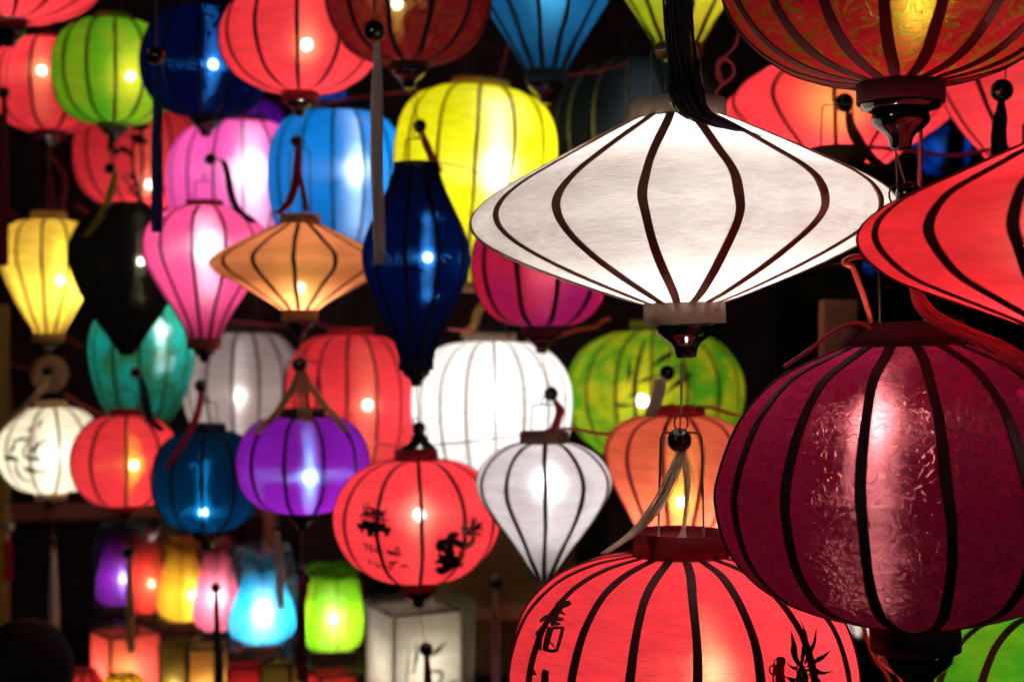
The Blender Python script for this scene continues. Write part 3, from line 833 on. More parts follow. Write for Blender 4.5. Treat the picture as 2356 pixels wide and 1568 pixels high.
# small far lights between the others
lantern('FB1', 'far blue lantern added in place of blue-lit foliage in the gap under the maroon finial', 7.2, 2170,  # added lantern, gives the blue patch of lit foliage
        rnd(270, 400, 66, 22, 20), sk('silk_far_blue', (0.004, 0.10, 0.75), (0.1, 0.4, 1.0), wt=0.8, ws=0.03, hot=0.0, mottle=(0.002, 0.02, 0.2), mscale=10, weave=0.1),
        n=10, bulb=(2170, 335), lum=0.55, bcol=COOL, topc=(22, 8), botc=(20, 8), ribcol=(0.004, 0.01, 0.03), colcol=(0.01, 0.02, 0.05), group='far lanterns in the dark', cord_up=0)
lantern('FB2', 'far small blue lantern added in place of blue-lit foliage below the right tip of the white saucer', 7.5, 1982,  # added: its glow replaces blue-lit leaves
        [(560, 14), (566, 26), (580, 32), (620, 32), (645, 26), (652, 14)], sk('silk_far_blue_b', (0.006, 0.07, 0.45), (0.1, 0.4, 1.0), wt=0.8, ws=0.03, hot=0.0, weave=0.1),
        n=8, bulb=(1982, 605), lum=0.4, bcol=COOL, topc=(14, 6), botc=(14, 6), ribcol=(0.004, 0.01, 0.03), colcol=(0.01, 0.02, 0.05), group='far lanterns in the dark', cord_up=0)
lantern('FW', 'far pale lantern just showing under the dark maroon one', 3.6, 1985,
        rnd(1395, 1460, 46, 24, 24), sk('silk_far_white', (0.85, 0.82, 0.76), (1, 1, 1), wt=0.8, ws=0.03, hot=0.0, weave=0.1),
        n=10, bulb=(1985, 1425), lum=0.9, bcol=NEUT, topc=(24, 8), botc=(24, 8), ribcol=(0.2, 0.15, 0.1), colcol=(0.3, 0.25, 0.2), group='far lanterns in the dark', cord_up=0)
lantern('FT', 'far teal lantern between the dark maroon and the green one', 4.6, 2245,
        rnd(1450, 1580, 66, 24, 24), sk('silk_far_teal', (0.01, 0.22, 0.25), (0.2, 0.7, 0.8), wt=0.8, ws=0.03, hot=0.0, mottle=(0.004, 0.1, 0.16), weave=0.1),
        n=10, bulb=(2245, 1510), lum=0.6, bcol=COOL, topc=(24, 8), botc=(24, 8), ribcol=(0.004, 0.03, 0.04), colcol=(0.01, 0.04, 0.05), group='far lanterns in the dark', cord_up=0)
lantern('FN', 'far dark blue lantern behind the top of the sky blue one', 5.2, 745,
        rnd(205, 330, 72, 26, 24), sk('silk_far_navy', (0.003, 0.05, 0.35), (0.1, 0.4, 1.0), wt=0.8, ws=0.03, hot=0.0, weave=0.1),
        n=10, bulb=(745, 250), lum=0.6, bcol=COOL, topc=(26, 12), botc=(24, 8), ribcol=(0.004, 0.01, 0.03), colcol=(0.005, 0.06, 0.3), group='far lanterns in the dark', cord_up=0)
lantern('FP', 'far violet lantern glimpsed left of the sky blue one', 5.6, 598,
        rnd(236, 330, 56, 24, 22), sk('silk_far_violet', (0.16, 0.008, 0.42), (0.4, 0.2, 1.0), wt=0.8, ws=0.03, hot=0.0, weave=0.1),
        n=10, bulb=(598, 285), lum=0.5, bcol=COOL, topc=(24, 8), botc=(22, 8), ribcol=(0.01, 0.004, 0.03), colcol=(0.05, 0.01, 0.12), group='far lanterns in the dark', cord_up=0)
lantern('FB3', 'far blue lantern added in place of blue-lit foliage behind the knotted red wire', 7.4, 1722,  # lantern put in for the blue-lit leaves here
        rnd(84, 172, 44, 18, 16), sk('silk_far_blue_c', (0.004, 0.05, 0.5), (0.1, 0.4, 1.0), wt=0.8, ws=0.03, hot=0.0, mottle=(0.02, 0.01, 0.12), mscale=14),
        n=10, bulb=(1722, 126), lum=0.4, bcol=COOL, topc=(18, 6), botc=(16, 6), ribcol=(0.004, 0.01, 0.03), colcol=(0.01, 0.02, 0.05), group='far lanterns in the dark', cord_up=0)
lantern('FB4', 'far tiny blue lantern added for a blue patch beside the pink wire at the bottom', 7.6, 2022,  # added to give a small blue patch of light
        rnd(1470, 1530, 30, 12, 12), sk('silk_far_blue_d', (0.004, 0.07, 0.4), (0.1, 0.4, 1.0), wt=0.8, ws=0.03, hot=0.0),
        n=8, bulb=(2022, 1500), lum=0.35, bcol=COOL, topc=(12, 5), botc=(12, 5), ribcol=(0.004, 0.01, 0.03), colcol=(0.01, 0.02, 0.05), group='far lanterns in the dark', cord_up=0)

# ------------------------------------------------------------------ draped tassels
def drape(key, name, pts, hw, tc, n=46, thick=0.0012, dd=0.0, spread=None, fray=1.0):
    info = LAN[key]
    path = catmull(local_path(info, pts, dd), 5)
    sp = spread or [hw * .5, hw, hw, hw * .9]
    return strands(name, path, n, [a * info['s'] for a in sp], thick, TASSEL[tc], info['root'], fray)


def bead_on(key, u, v, hw, dd=0.0, frm=None):
    info = LAN[key]
    p = local_path(info, [(u, v, dd)])[0]
    link('bead', sphere_mesh('bead', hw * info['s'], 3), M['bead'], info['root'], p)
    if frm:
        tube('pendant_cord', local_path(info, [(frm[0], frm[1], 0), (u, v, dd)]), .0013, M['cord_tan'], info['root'], 5)


def free_tassel(label, d, cord, bead, bhw, pts, hw, tc, n=60, thick=0.0013, spread=None, fray=1.0, bmat=None):
    root = bpy.data.objects.new('tassel', None)
    C.objects.link(root)
    root.location = P(pts[-1][0], pts[-1][1], d)
    tag(root, label, 'tassel', 'loose tassels hanging in front of the lanterns')
    inv = root.matrix_basis.inverted()
    q = lambda L_: [inv @ P(a[0], a[1], d - (a[2] if len(a) > 2 else 0)) for a in L_]
    if cord:
        tube('cord', q(cord), .0014, M['cord_tan'], root, 5)
    if bead:
        link('bead', sphere_mesh('bead', bhw * K * d, 3), bmat or M['bead'], root, q([bead])[0])
    sp = spread or [hw * .45, hw, hw, hw]
    strands('strands', catmull(q(pts), 5), n, [a * K * d for a in sp], thick, TASSEL[tc], root, fray)
    return root


bead_on('A', 1563, 1012, 28, 0.012, (1572, 832))
drape('A', 'tassel', [(1568, 1036, .02), (1550, 1085, .04), (1522, 1142, .06), (1488, 1192, .075), (1450, 1232, .09), (1390, 1272, .125)], 15, 'cream', 60, 0.0009, spread=[9, 15, 16, 12, 7])
drape('A', 'tassel', [(1572, 1038, .02), (1583, 1100, .03), (1580, 1160, .02), (1572, 1215, .01), (1568, 1246, .0)], 8, 'cream', 22, 0.0009, spread=[9, 11, 6, 4, 16])
bead_on('E', 2090, 447, 30, -0.01, (2060, 345))
drape('E', 'tassel', [(2092, 475, -.02), (2096, 560, -.02), (2104, 650, .0), (2128, 712, .07), (2190, 752, .11), (2280, 792, .15), (2370, 850, .19), (2450, 930, .2)], 20, 'red', 70, 0.0008, spread=[12, 13, 14, 24, 30, 34, 34])
drape('AM', 'tassel', [(690, 846, 0), (668, 900, .02), (640, 945, .06), (606, 975, .08), (590, 998, .1)], 10, 'tan', 26, 0.0013)
drape('AM', 'tassel', [(690, 846, 0), (696, 900, .04), (700, 945, .07), (703, 972, .1)], 14, 'tan', 30, 0.0013)
drape('AM', 'tassel', [(692, 846, 0), (716, 890, .02), (742, 925, .05), (775, 965, .08), (800, 995, .09)], 9, 'tan', 22, 0.0013)
bead_on('AM', 690, 838, 18, 0.0, (692, 770))
drape('G1', 'tassel', [(266, 396, 0), (256, 430, .03), (243, 472, .07), (222, 510, .14), (196, 544, .17)], 9, 'green', 40)
drape('N1', 'tassel', [(494, 364, .0), (514, 372, .02), (526, 405, .04), (532, 445, .06), (548, 482, .07), (585, 512, .08)], 8, 'black', 36)
drape('R4', 'tassel', [(684, 338, 0), (683, 380, .02), (676, 430, .04), (660, 470, .07), (636, 492, .08)], 10, 'red', 40)
drape('R4', 'tassel', [(686, 338, 0), (690, 400, .02), (699, 450, .04), (706, 486, .05)], 5, 'red', 14)
drape('M1', 'tassel', [(970, 302, 0), (980, 330, .03), (996, 366, .06), (1010, 395, .05)], 8, 'red', 36)
drape('K2', 'tassel', [(322, 864, 0), (330, 892, .04), (336, 930, .08), (344, 962, .1), (372, 990, .12)], 10, 'black', 40)
drape('PK', 'tassel', [(464, 898, 0), (456, 940, .04), (440, 985, .08), (412, 1030, .12), (384, 1075, .14)], 9, 'red', 40)
drape('Y2', 'tassel', [(112, 866, 0), (98, 892, .05), (62, 930, .12), (14, 972, .16), (-30, 1020, .16)], 10, 'tan', 40)
drape('V1', 'tassel', [(1276, 920, 0), (1287, 940, .02), (1282, 965, .06), (1272, 992, .1)], 10, 'red', 40)
drape('N2', 'tassel', [(964, 992, 0), (962, 1008, .02), (948, 1024, .05), (934, 1034, .07)], 14, 'black', 40)
drape('N2', 'tassel', [(964, 992, 0), (972, 1010, .02), (982, 1024, .05), (990, 1032, .07)], 12, 'black', 30)

free_tassel('long black silk tassel folded over the top collar of the white saucer', 2.1, None, None, 0,
            [(1552, -90), (1556, 0), (1562, 90), (1572, 165), (1582, 222, .02), (1600, 260, .03), (1640, 282, .035), (1690, 300, .035), (1740, 320, .03)], 30, 'black', 120, 0.0012,
            spread=[30, 32, 30, 30, 38, 34, 26, 18, 12], fray=3.0)
free_tassel('grey tassel hanging long under a black bead, upper middle', 2.7, [(862, -200), (862, 60)], (862, 72), 25, [(867, 92), (868, 200), (868, 330), (870, 470), (872, 608)], 14, 'grey', 64, 0.0010, fray=2.5)
free_tassel('navy blue tassel hanging long under a dark bead, upper left', 3.1, [(360, -200), (360, 115)], (359, 129), 21, [(362, 150), (361, 250), (360, 380), (360, 534)], 12, 'navy', 56, 0.0011, fray=2.5)
free_tassel('dark red tassel slanting from a bead in the wire loop behind the white saucer', 2.8, [(1950, 150), (1943, 225)], (1943, 236), 22, [(1949, 256), (1962, 300), (1990, 348), (2038, 392), (2095, 440)], 13, 'dred', 70, 0.0013)
free_tassel('short black tassel under a bead in front of the right red saucer', 2.5, [(2322, 60), (2312, 190)], (2305, 208), 26, [(2304, 232), (2300, 270), (2298, 310), (2296, 356)], 15, 'black', 70, 0.0013)
free_tassel('peach tassel with a maroon bead lying on the orange lantern', 2.95, [(1545, 780), (1536, 845)], (1535, 858), 18, [(1518, 872), (1516, 895), (1508, 925), (1492, 958)], 13, 'cream', 50, 0.0013, spread=[12, 14, 12, 10])
free_tassel('red tassel hanging under a pale bead at the lower left edge', 4.5, [(24, 1120), (22, 1200)], (22, 1212), 13, [(20, 1240), (19, 1270), (18, 1335)], 11, 'red', 50, 0.0014, bmat=plain('pale_bead', (0.5, 0.4, 0.25), 0.5))
free_tassel('white tassel above the cyan tulip lantern', 4.0, [(632, 1150), (636, 1208)], (636, 1212), 8, [(638, 1225), (640, 1270), (642, 1330), (646, 1400)], 8, 'white', 50, 0.0013)


# ------------------------------------------------------------------ painted prints
def surf(info, u, v, off=0.002):
    """the point of the lantern's cloth seen at photo unit (u, v), in the lantern's own space"""
    inv = info['root'].matrix_basis.inverted()
    pr, n, ph = info['pr'], info['n'], R_(info['ph'])
    dist = info['d'] - 0.8 * info['Rm']
    half = PI / n
    rr = info['Rm']
    for _ in range(8):
        q = inv @ P(u, v, dist)
        z = q.z
        r = pr[-1][0]
        for (r0, z0), (r1, z1) in zip(pr, pr[1:]):
            if z1 <= z <= z0 and z0 > z1:
                r = r0 + (r1 - r0) * (z0 - z) / (z0 - z1)
                break
        else:
            r = pr[0][0] if z > pr[0][1] else pr[-1][0]
        x = max(-.985 * r, min(.985 * r, q.x))
        th = math.asin(x / r)
        phi = (th - ph) % (2 * half) - half
        rp = r * math.cos(half) / math.cos(phi)
        f = math.tan(phi) / math.tan(half)
        rp *= 1 - info['sag'] * (1 - f * f) * min(1.0, r / info['Rm'] * 1.3)
        dist = info['d'] - rp * math.cos(th)
    return Vector((math.sin(th) * (rp + off), -math.cos(th) * (rp + off), z))


def brush(vs, fs, info, pts, w0, w1=None, w2=None, off=0.002):
    """one brush stroke: a ribbon on the cloth, width w0 at start, w1 at the middle, w2 at the end"""
    w1 = w0 if w1 is None else w1
    w2 = w0 if w2 is None else w2
    c = catmull([(a, b, 0) for a, b in pts], 5)
    m = len(c)
    base = len(vs)
    for i, p in enumerate(c):
        s = i / (m - 1)
        w = (w0 + (w1 - w0) * 2 * s) if s < .5 else (w1 + (w2 - w1) * (2 * s - 1))
        t = c[min(i + 1, m - 1)] - c[max(i - 1, 0)]
        if t.length < 1e-6:
            t = Vector((1, 0, 0))
        t.normalize()
        nx, ny = -t.y * w / 2, t.x * w / 2
        for k in (-1, 0, 1):
            vs.append(surf(info, p.x + nx * k, p.y + ny * k, off))
    for i in range(m - 1):
        for k in (0, 1):
            a = base + i * 3 + k
            fs.append((a, a + 1, a + 4, a + 3))


def paint(key, name, strokes, origin=(0, 0), sc=1.0, mat=None, off=0.002, label=None, wmul=1.0):
    info = LAN[key]
    vs, fs = [], []
    cv = lambda p: ((origin[0] + p[0] / sc) / 1.7385, (origin[1] + p[1] / sc) / 1.7385)
    for st in strokes:
        pts, ws = st[0], st[1:]
        brush(vs, fs, info, [cv(p) for p in pts], *[wmul * w / sc / 1.7385 for w in ws], off=off)
    o = link(name, mesh_from(name, vs, fs, False), mat or M['ink'], info['root'])
    if label:
        o['label'] = label
    return o


M['ink_brown'] = plain('brown_ink', (0.06, 0.012, 0.008), 0.6)
M['ink_gold'] = plain('gold_paint', (0.20, 0.10, 0.02), 0.45)
M['ink_green'] = plain('green_paint', (0.01, 0.05, 0.03), 0.5)
M['ink_pink'] = plain('pink_glitter', (0.55, 0.03, 0.07), 0.3, 0.6, noise=0.6, nscale=400)

# the character on the large red lantern
O2, S2 = (2050, 2350), 4.17
paint('C', 'painted_character', [
    ([(690, 320), (790, 268)], 50, 80, 40), ([(810, 345), (880, 300), (935, 275)], 70, 95, 60), ([(860, 250), (770, 380), (690, 500)], 40, 80, 70),
    ([(700, 470), (640, 620)], 80, 90, 90), ([(740, 430), (835, 485)], 70, 50, 25), ([(700, 560), (800, 565)], 90, 70, 40), ([(600, 650), (745, 640)], 70, 60, 40),
    ([(400, 610), (500, 540), (595, 495)], 60, 90, 30), ([(580, 540), (470, 690), (325, 825)], 40, 50, 45), ([(410, 740), (370, 900), (335, 1100)], 50, 48, 55),
    ([(560, 670), (470, 770), (440, 950), (420, 1095)], 30, 42, 45), ([(600, 700), (540, 900), (490, 1095)], 90, 90, 80),
    ([(620, 715), (800, 705)], 60, 50, 40), ([(785, 700), (740, 880), (680, 1080)], 60, 62, 55), ([(700, 1075), (600, 1105), (480, 1085)], 55, 60, 50),
    ([(575, 960), (640, 1040)], 20, 30, 20)],
    O2, S2, M['ink_brown'])
paint('C', 'painted_drop', [([(262, 1360), (300, 1430), (325, 1520)], 8, 55, 70)], O2, S2, M['ink_brown'])
paint('C', 'painted_stroke', [([(500, 1430), (480, 1500), (470, 1700)], 100, 120, 120)], O2, S2, M['ink_brown'])
O3, S3 = (3000, 2400), 4.809
paint('C', 'painted_dragon_tail', [
    ([(960, 1190), (870, 1000), (845, 780), (790, 540)], 70, 120, 10), ([(990, 1190), (1020, 850), (1045, 560), (945, 290)], 50, 90, 4),
    ([(1045, 1160), (1120, 940), (1250, 720), (1300, 450)], 30, 95, 6), ([(1070, 1215), (1250, 1090), (1430, 1010), (1570, 880)], 30, 105, 6),
    ([(1060, 1280), (1200, 1260), (1380, 1320), (1640, 1275)], 40, 100, 5), ([(1090, 1340), (1240, 1420), (1360, 1540), (1560, 1650)], 20, 90, 30),
    ([(930, 1240), (840, 1230), (730, 1150)], 90, 50, 6), ([(880, 1500), (800, 1450), (700, 1410)], 150, 70, 8), ([(1000, 1190), (1005, 1400), (1010, 1700)], 90, 200, 230)], O3, S3, M['ink'])
paint('C', 'painted_scales', [([(925, 1280), (915, 1340)], 20, 50, 30), ([(990, 1290), (995, 1420)], 25, 55, 40), ([(940, 1420), (950, 1500)], 30, 60, 40), ([(1050, 1420), (1055, 1480)], 20, 40, 30),
                             ([(1050, 1510), (1050, 1650)], 30, 55, 40), ([(930, 1540), (935, 1650)], 30, 60, 40), ([(1100, 1380), (1110, 1430)], 15, 30, 20)], O3, S3, M['ink_gold'], 0.0026)
circ = lambda x, y, r, n=9: [(x + r * math.cos(2 * PI * i / n), y + r * math.sin(2 * PI * i / n)) for i in range(n + 1)]
paint('C', 'painted_blossom', [([(545, 1110), (690, 1110)], 130, 140, 130), ([(440, 1270), (680, 1280)], 190, 220, 170), ([(490, 1450), (700, 1460)], 170, 200, 170)], O3, S3, M['ink_pink'], 0.0023)
paint('C', 'painted_outline', [(circ(610, 1115, 80), 28), ([(560, 1040), (470, 1110), (470, 1170), (380, 1230), (380, 1330), (450, 1390), (440, 1480), (480, 1600)], 20, 36, 36)], O3, S3, M['ink_green'], 0.0028)

# pagoda, lettering and dragon on the lower red lantern
O1_, S1_ = (1300, 1950), 3.141
paint('R7', 'painted_pagoda', [
    ([(385, 445), (470, 480), (600, 505), (720, 520), (825, 505)], 30, 70, 30), ([(405, 325), (520, 350), (660, 375), (790, 410)], 14, 26, 16), ([(440, 245), (560, 250), (660, 280), (765, 290)], 14, 34, 12),
    ([(470, 180), (475, 470)], 12), ([(530, 180), (530, 480)], 14), ([(640, 265), (640, 490)], 14), ([(685, 225), (690, 500)], 12), ([(775, 258), (735, 330), (740, 500)], 12), ([(430, 330), (455, 470)], 14), ([(500, 250), (502, 470)], 10), ([(585, 250), (585, 480)], 16),
    ([(450, 290), (760, 345)], 9), ([(450, 400), (770, 455)], 9), ([(440, 470), (445, 560)], 70, 40, 26), ([(550, 500), (560, 605)], 90, 70, 70), ([(640, 520), (635, 612)], 80, 50, 34), ([(770, 520), (765, 605)], 80, 50, 26), ([(390, 430), (425, 500)], 20, 50, 50), ([(450, 300), (740, 330)], 40), ([(450, 430), (760, 470)], 40), ([(610, 260), (612, 490)], 12), ([(715, 290), (715, 500)], 12)], O1_, S1_, wmul=1.15)
paint('R7', 'painted_lettering', [
    ([(450, 690), (500, 705), (590, 725)], 14, 20, 12), ([(490, 705), (495, 750), (485, 800)], 14), ([(555, 720), (565, 770), (560, 830)], 14), ([(500, 745), (560, 755)], 10), ([(570, 790), (620, 770), (650, 800), (715, 795)], 14, 18, 14), ([(640, 740), (690, 745)], 10),
    ([(770, 800), (810, 790), (800, 820), (850, 805), (840, 835), (880, 800)], 18, 22, 16), ([(860, 770), (925, 735)], 14), ([(890, 745), (935, 830), (880, 840), (900, 790)], 16),
    ([(530, 885), (540, 960)], 12), ([(540, 920), (580, 950)], 10), ([(605, 925), (650, 950), (640, 985), (710, 975)], 14, 22, 18), ([(700, 965), (760, 990), (820, 985)], 18), ([(790, 940), (840, 935), (815, 1040)], 18, 18, 10), ([(820, 990), (870, 930), (905, 910)], 16), ([(880, 915), (885, 950)], 12), ([(935, 985), (990, 975), (1055, 985)], 12, 26, 12)], O1_, S1_, wmul=1.25)
paint('R7', 'painted_dragon', [
    ([(1850, 540), (1870, 440), (1865, 340)], 30, 40, 4), ([(1860, 530), (1900, 430), (1950, 350)], 20, 34, 4), ([(1870, 540), (1950, 470), (2030, 430)], 16, 36, 4), ([(1875, 550), (1950, 510), (2030, 540)], 16, 34, 5), ([(1880, 560), (1950, 580), (2010, 610)], 16, 30, 5), ([(1870, 545), (1950, 490), (2030, 490)], 12, 26, 5),
    ([(1830, 520), (1790, 520), (1830, 600)], 30, 40, 30), ([(1690, 590), (1600, 600), (1570, 680), (1450, 690), (1420, 770)], 50, 90, 40), ([(1470, 670), (1580, 720), (1580, 830), (1600, 930)], 40, 70, 60), ([(1430, 840), (1480, 880), (1400, 935)], 34, 60, 14), ([(1380, 935), (1470, 930), (1560, 960), (1680, 970), (1760, 970)], 20, 80, 26), ([(1400, 1010), (1480, 1040), (1600, 980)], 50, 90, 60),
    ([(1640, 860), (1620, 960)], 70, 90, 80), ([(1560, 620), (1680, 700), (1740, 740)], 60, 70, 60), ([(1430, 780), (1480, 790)], 40, 50, 30), ([(1500, 860), (1560, 900)], 50, 90, 60), ([(1460, 720), (1540, 800), (1640, 830)], 30, 60, 40), ([(1600, 900), (1690, 900), (1730, 850)], 60, 70, 40)], O1_, S1_, wmul=1.25)
for st_ in (([(1860, 540), (1880, 640), (1840, 710), (1740, 750)], 60, 80, 70), ([(1690, 790), (1720, 850), (1690, 920)], 60, 80, 40), ([(1510, 700), (1550, 760)], 20, 40, 30)):
    paint('R7', 'painted_scale', [st_], O1_, S1_, M['ink_gold'], 0.0027)
paint('R7', 'painted_cloud', [(circ(1755, 510, 36), 26), (circ(1750, 570, 28), 18)], O1_, S1_, plain('grey_paint', (0.2, 0.2, 0.25), 0.5), 0.0027)

O7, S7 = (2250, 1350), 3.136
paint('G2', 'painted_bamboo', [([(830, 260), (832, 430), (805, 600)], 8, 40, 4), ([(1020, 40), (950, 300), (900, 560), (905, 800), (905, 1060)], 26, 44, 26), ([(1390, 170), (1260, 260), (1090, 385)], 20, 44, 4),
                              ([(920, 580), (1050, 520), (1250, 465)], 6, 34, 10), ([(1640, 430), (1450, 570), (1290, 700)], 6, 44, 10), ([(620, 830), (740, 850), (890, 840)], 8, 36, 10), ([(815, 745), (900, 690)], 6, 34, 24), ([(1320, 830), (1450, 850)], 6, 26, 5), ([(1130, 700), (1260, 780)], 5, 30, 5), ([(900, 940), (960, 1000)], 30, 36, 6)], O7, S7, wmul=1.5)
O6, S6 = (0, 1500), 2.851
paint('W2', 'painted_bamboo', [([(480, 505), (415, 600)], 14, 26, 8), ([(380, 590), (300, 640)], 4, 24, 4), ([(135, 745), (230, 725), (335, 712)], 10, 30, 10), ([(322, 720), (262, 860), (290, 925), (420, 955)], 14, 20, 30), ([(30, 920), (110, 930), (200, 955)], 6, 46, 20),
                              ([(105, 880), (140, 820), (170, 740)], 14, 30, 10), ([(370, 870), (420, 800), (560, 715)], 36, 30, 4), ([(240, 1040), (340, 1075), (440, 1100)], 4, 44, 10), ([(440, 1095), (540, 1100)], 12, 16, 4), ([(170, 960), (180, 1080), (240, 1170), (340, 1210)], 10, 22, 8), ([(400, 640), (400, 800), (400, 960)], 6, 12, 12), ([(420, 955), (500, 960)], 20, 16, 4)], O6, S6, wmul=1.4)
paint('R3', 'painted_bamboo', [([(880, 920), (940, 945), (1015, 970)], 8, 50, 6), ([(900, 875), (960, 865), (1030, 850)], 8, 40, 6), ([(735, 950), (760, 1010), (800, 1065)], 6, 46, 8), ([(770, 1060), (840, 1020), (920, 1085)], 8, 34, 8), ([(740, 870), (800, 850)], 6, 34, 6), ([(905, 950), (905, 1150), (950, 1300), (990, 1420)], 12, 16, 16),
                              ([(830, 1200), (900, 1290), (990, 1400)], 8, 14, 8), ([(860, 1180), (930, 1230)], 6, 20, 5), ([(940, 1220), (870, 1330)], 6, 16, 5), ([(900, 1340), (985, 1290)], 6, 18, 5), ([(950, 1330), (960, 1400)], 14)], (0, 0), 1.7045, wmul=1.4)


# ------------------------------------------------------------------ electric wires strung between the lanterns
def cable(label, d, pts, r=0.0034, mat='cable_red', cat='wire', seg=6):
    w = [P(p[0], p[1], d - (p[2] if len(p) > 2 else 0)) for p in pts]
    root = w[0]
    path = [p - root for p in catmull(w, 6)]
    o = tube('electric_wire', path, r, M[mat], None, seg)
    o.location = root
    tag(o, label, cat, 'electric wires between the lanterns')
    return o


M['cable_orange'] = plain('orange_cable', (0.7, 0.09, 0.05), 0.4, 0.4)
cable('red wire running level left of the yellow lantern collar', 3.95, [(690, 250), (780, 232), (880, 217), (980, 210), (1068, 209)])
cable('red wire slanting down beside the dark blue cone', 3.8, [(1185, 60), (1168, 112), (1146, 190), (1138, 215)])
cable('red wire right of the dark blue cone', 3.55, [(1292, 182), (1310, 172), (1350, 168), (1400, 158), (1446, 144)])
cable('knotted loop of red wire beside the black tassel', 2.6, [(1704, 40), (1694, 100), (1660, 142), (1650, 170), (1664, 192), (1688, 172), (1686, 148), (1664, 134), (1650, 150), (1662, 190), (1648, 214), (1636, 250)], 0.0036)
cable('red wire sagging across the gap behind the maroon finial', 2.95, [(1960, 346), (2010, 340), (2080, 345), (2140, 354), (2190, 358), (2250, 350), (2300, 338)], 0.0042)
cable('red wire hanging straight beside the maroon finial', 2.2, [(2120, 230), (2118, 330), (2115, 440)], 0.0034)
cable('orange wire bent into the collar of the dark maroon lantern', 1.93, [(2010, 586, -.05), (1960, 592, -.02), (1942, 604), (1962, 616), (1976, 650), (1990, 690), (2004, 740), (2010, 768)], 0.0042, 'cable_orange')
cable('red wire trailing left off the dark maroon lantern shoulder', 1.80, [(2004, 758, .0), (1980, 744), (1945, 748), (1905, 772), (1860, 806, .0), (1806, 842, -.05)], 0.003)
cable('red wire crossing the dark gap left of the yellow balloon', 4.7, [(100, 315), (106, 340), (140, 390), (152, 420), (146, 470), (140, 500)], 0.004)
cable('red wire under the top left lantern', 4.8, [(0, 460), (20, 480), (46, 512)], 0.004)
cable('red wire rising right of the yellow balloon', 4.8, [(176, 470), (200, 488), (232, 510)], 0.004)
cable('orange wire curling beside the crimson lantern finial', 3.7, [(1240, 776), (1285, 772), (1320, 760), (1370, 752), (1384, 740), (1404, 732)], 0.0045, 'cable_orange')
cable('thin knotted wire across the white and red lanterns', 3.05, [(862, 1018), (905, 1024), (960, 1026), (1040, 1019), (1110, 1012), (1200, 1000)], 0.0016, 'cord_tan')
cable('red wire on top of the silver teardrop', 3.0, [(1230, 1000), (1260, 990), (1300, 986), (1330, 988), (1370, 996), (1410, 998)], 0.0036)
cable('thin twig like wire across the yellow lantern', 3.35, [(1000, 372), (1060, 382), (1110, 402), (1180, 430)], 0.0013, 'cord_tan')
cable('pink wire dropping under the dark maroon lantern', 2.5, [(1978, 1410), (1992, 1460), (2012, 1510), (2040, 1552), (2070, 1620)], 0.0044, 'cable_orange')
cable('red wire in the dark under the yellow balloon', 4.9, [(60, 690), (100, 735), (150, 770), (190, 800)], 0.004)
cable('red wire between the white bamboo and small red lanterns', 4.6, [(150, 905), (190, 932), (240, 955), (262, 962)], 0.0045)
cable('red wire left of the round woven disc', 4.9, [(0, 830), (40, 842), (70, 852), (90, 880)], 0.004)
cable('red wire over the top of the orange lantern', 3.1, [(1590, 938), (1630, 936), (1660, 944), (1700, 956)], 0.004)
cable('dark red wire between the amber saucer and the tall red lantern', 4.5, [(480, 735), (560, 740), (640, 748), (720, 742), (770, 760)], 0.004)
cable('red wire above the collar of the white round lantern', 3.7, [(1030, 756), (1080, 762), (1130, 770), (1180, 772)], 0.004)
cable('yellow lead curling up from the white round lantern', 3.85, [(1066, 778), (1078, 762), (1092, 745), (1098, 720), (1112, 700), (1126, 690)], 0.011, 'cable_yellow')

# ------------------------------------------------------------------ tulip lanterns on the shelf
ZS = CZ - 716 * K * 4.45            # top of the shelf


def tulip(label, u, d, hw, hgt, T, streak, lum, bulb, bcol=NEUT, ws=0.12, n=6, tip=14, rot=0.0, mottle=None, shape=None, wrap=False, basew=0.7, hot=0.02):
    """u: centre, hw: half width, hgt: height in photo units at distance d"""
    s = K * d
    vb = 784 + (CZ - ZS) / s - 26           # the base block stands on the shelf
    shape = shape or [(1.0, .84), (.93, .70), (.84, .62), (.70, .68), (.52, .84), (.34, .96), (.20, 1.0), (.09, .90), (.02, .66), (0, .5)]
    prof = [(vb - hgt * a, hw * b) for a, b in shape]
    key = 'T%d' % u
    lantern(key, label, d, u, prof, sk('silk_tulip_%d' % u, T, streak, wt=0.8, ws=ws, hot=hot, rough=0.4, mottle=mottle, fine=False), n=n, ph=rot,
            bulb=(u + bulb[0], vb - hgt * bulb[1]), lum=lum * 2.6, bcol=bcol, handle=False, cord_up=0, sag=-0.26, ribs=True, ribw=0.004, ribcol=[x * .3 + .004 for x in T], tip=tip, W=8,
            category='lantern', name='tulip_lantern', group='tulip lanterns on the shelf', rb=0.011)
    root = LAN[key]['root']
    b = basew * hw * s
    link('base', box_mesh('base', b * 2, b * 1.8, 24 * s, .003), M['board'], root, (0, 0, -12.5 * s))
    if wrap:
        rng = random.Random(u)
        vs, fs = [], []
        seg, rows = 22, 9
        for j in range(rows):
            t = j / (rows - 1)
            z = (-20 + (hgt * 1.22 + 20) * t) * s
            for i in range(seg):
                a = 2 * PI * i / seg
                r = hw * s * (1.16 + 0.10 * math.sin(3 * a + 4 * t) * t + rng.uniform(-.05, .05) - 0.28 * max(0, t - .72) / .28)
                vs.append((r * math.cos(a), r * math.sin(a), z + rng.uniform(-6, 6) * s * t))
        for j in range(rows - 1):
            for i in range(seg):
                k = (i + 1) % seg
                fs.append((j * seg + i, j * seg + k, (j + 1) * seg + k, (j + 1) * seg + i))
        link('plastic_sleeve', mesh_from('plastic_sleeve', vs, fs, False), M['film'], root)
    return root


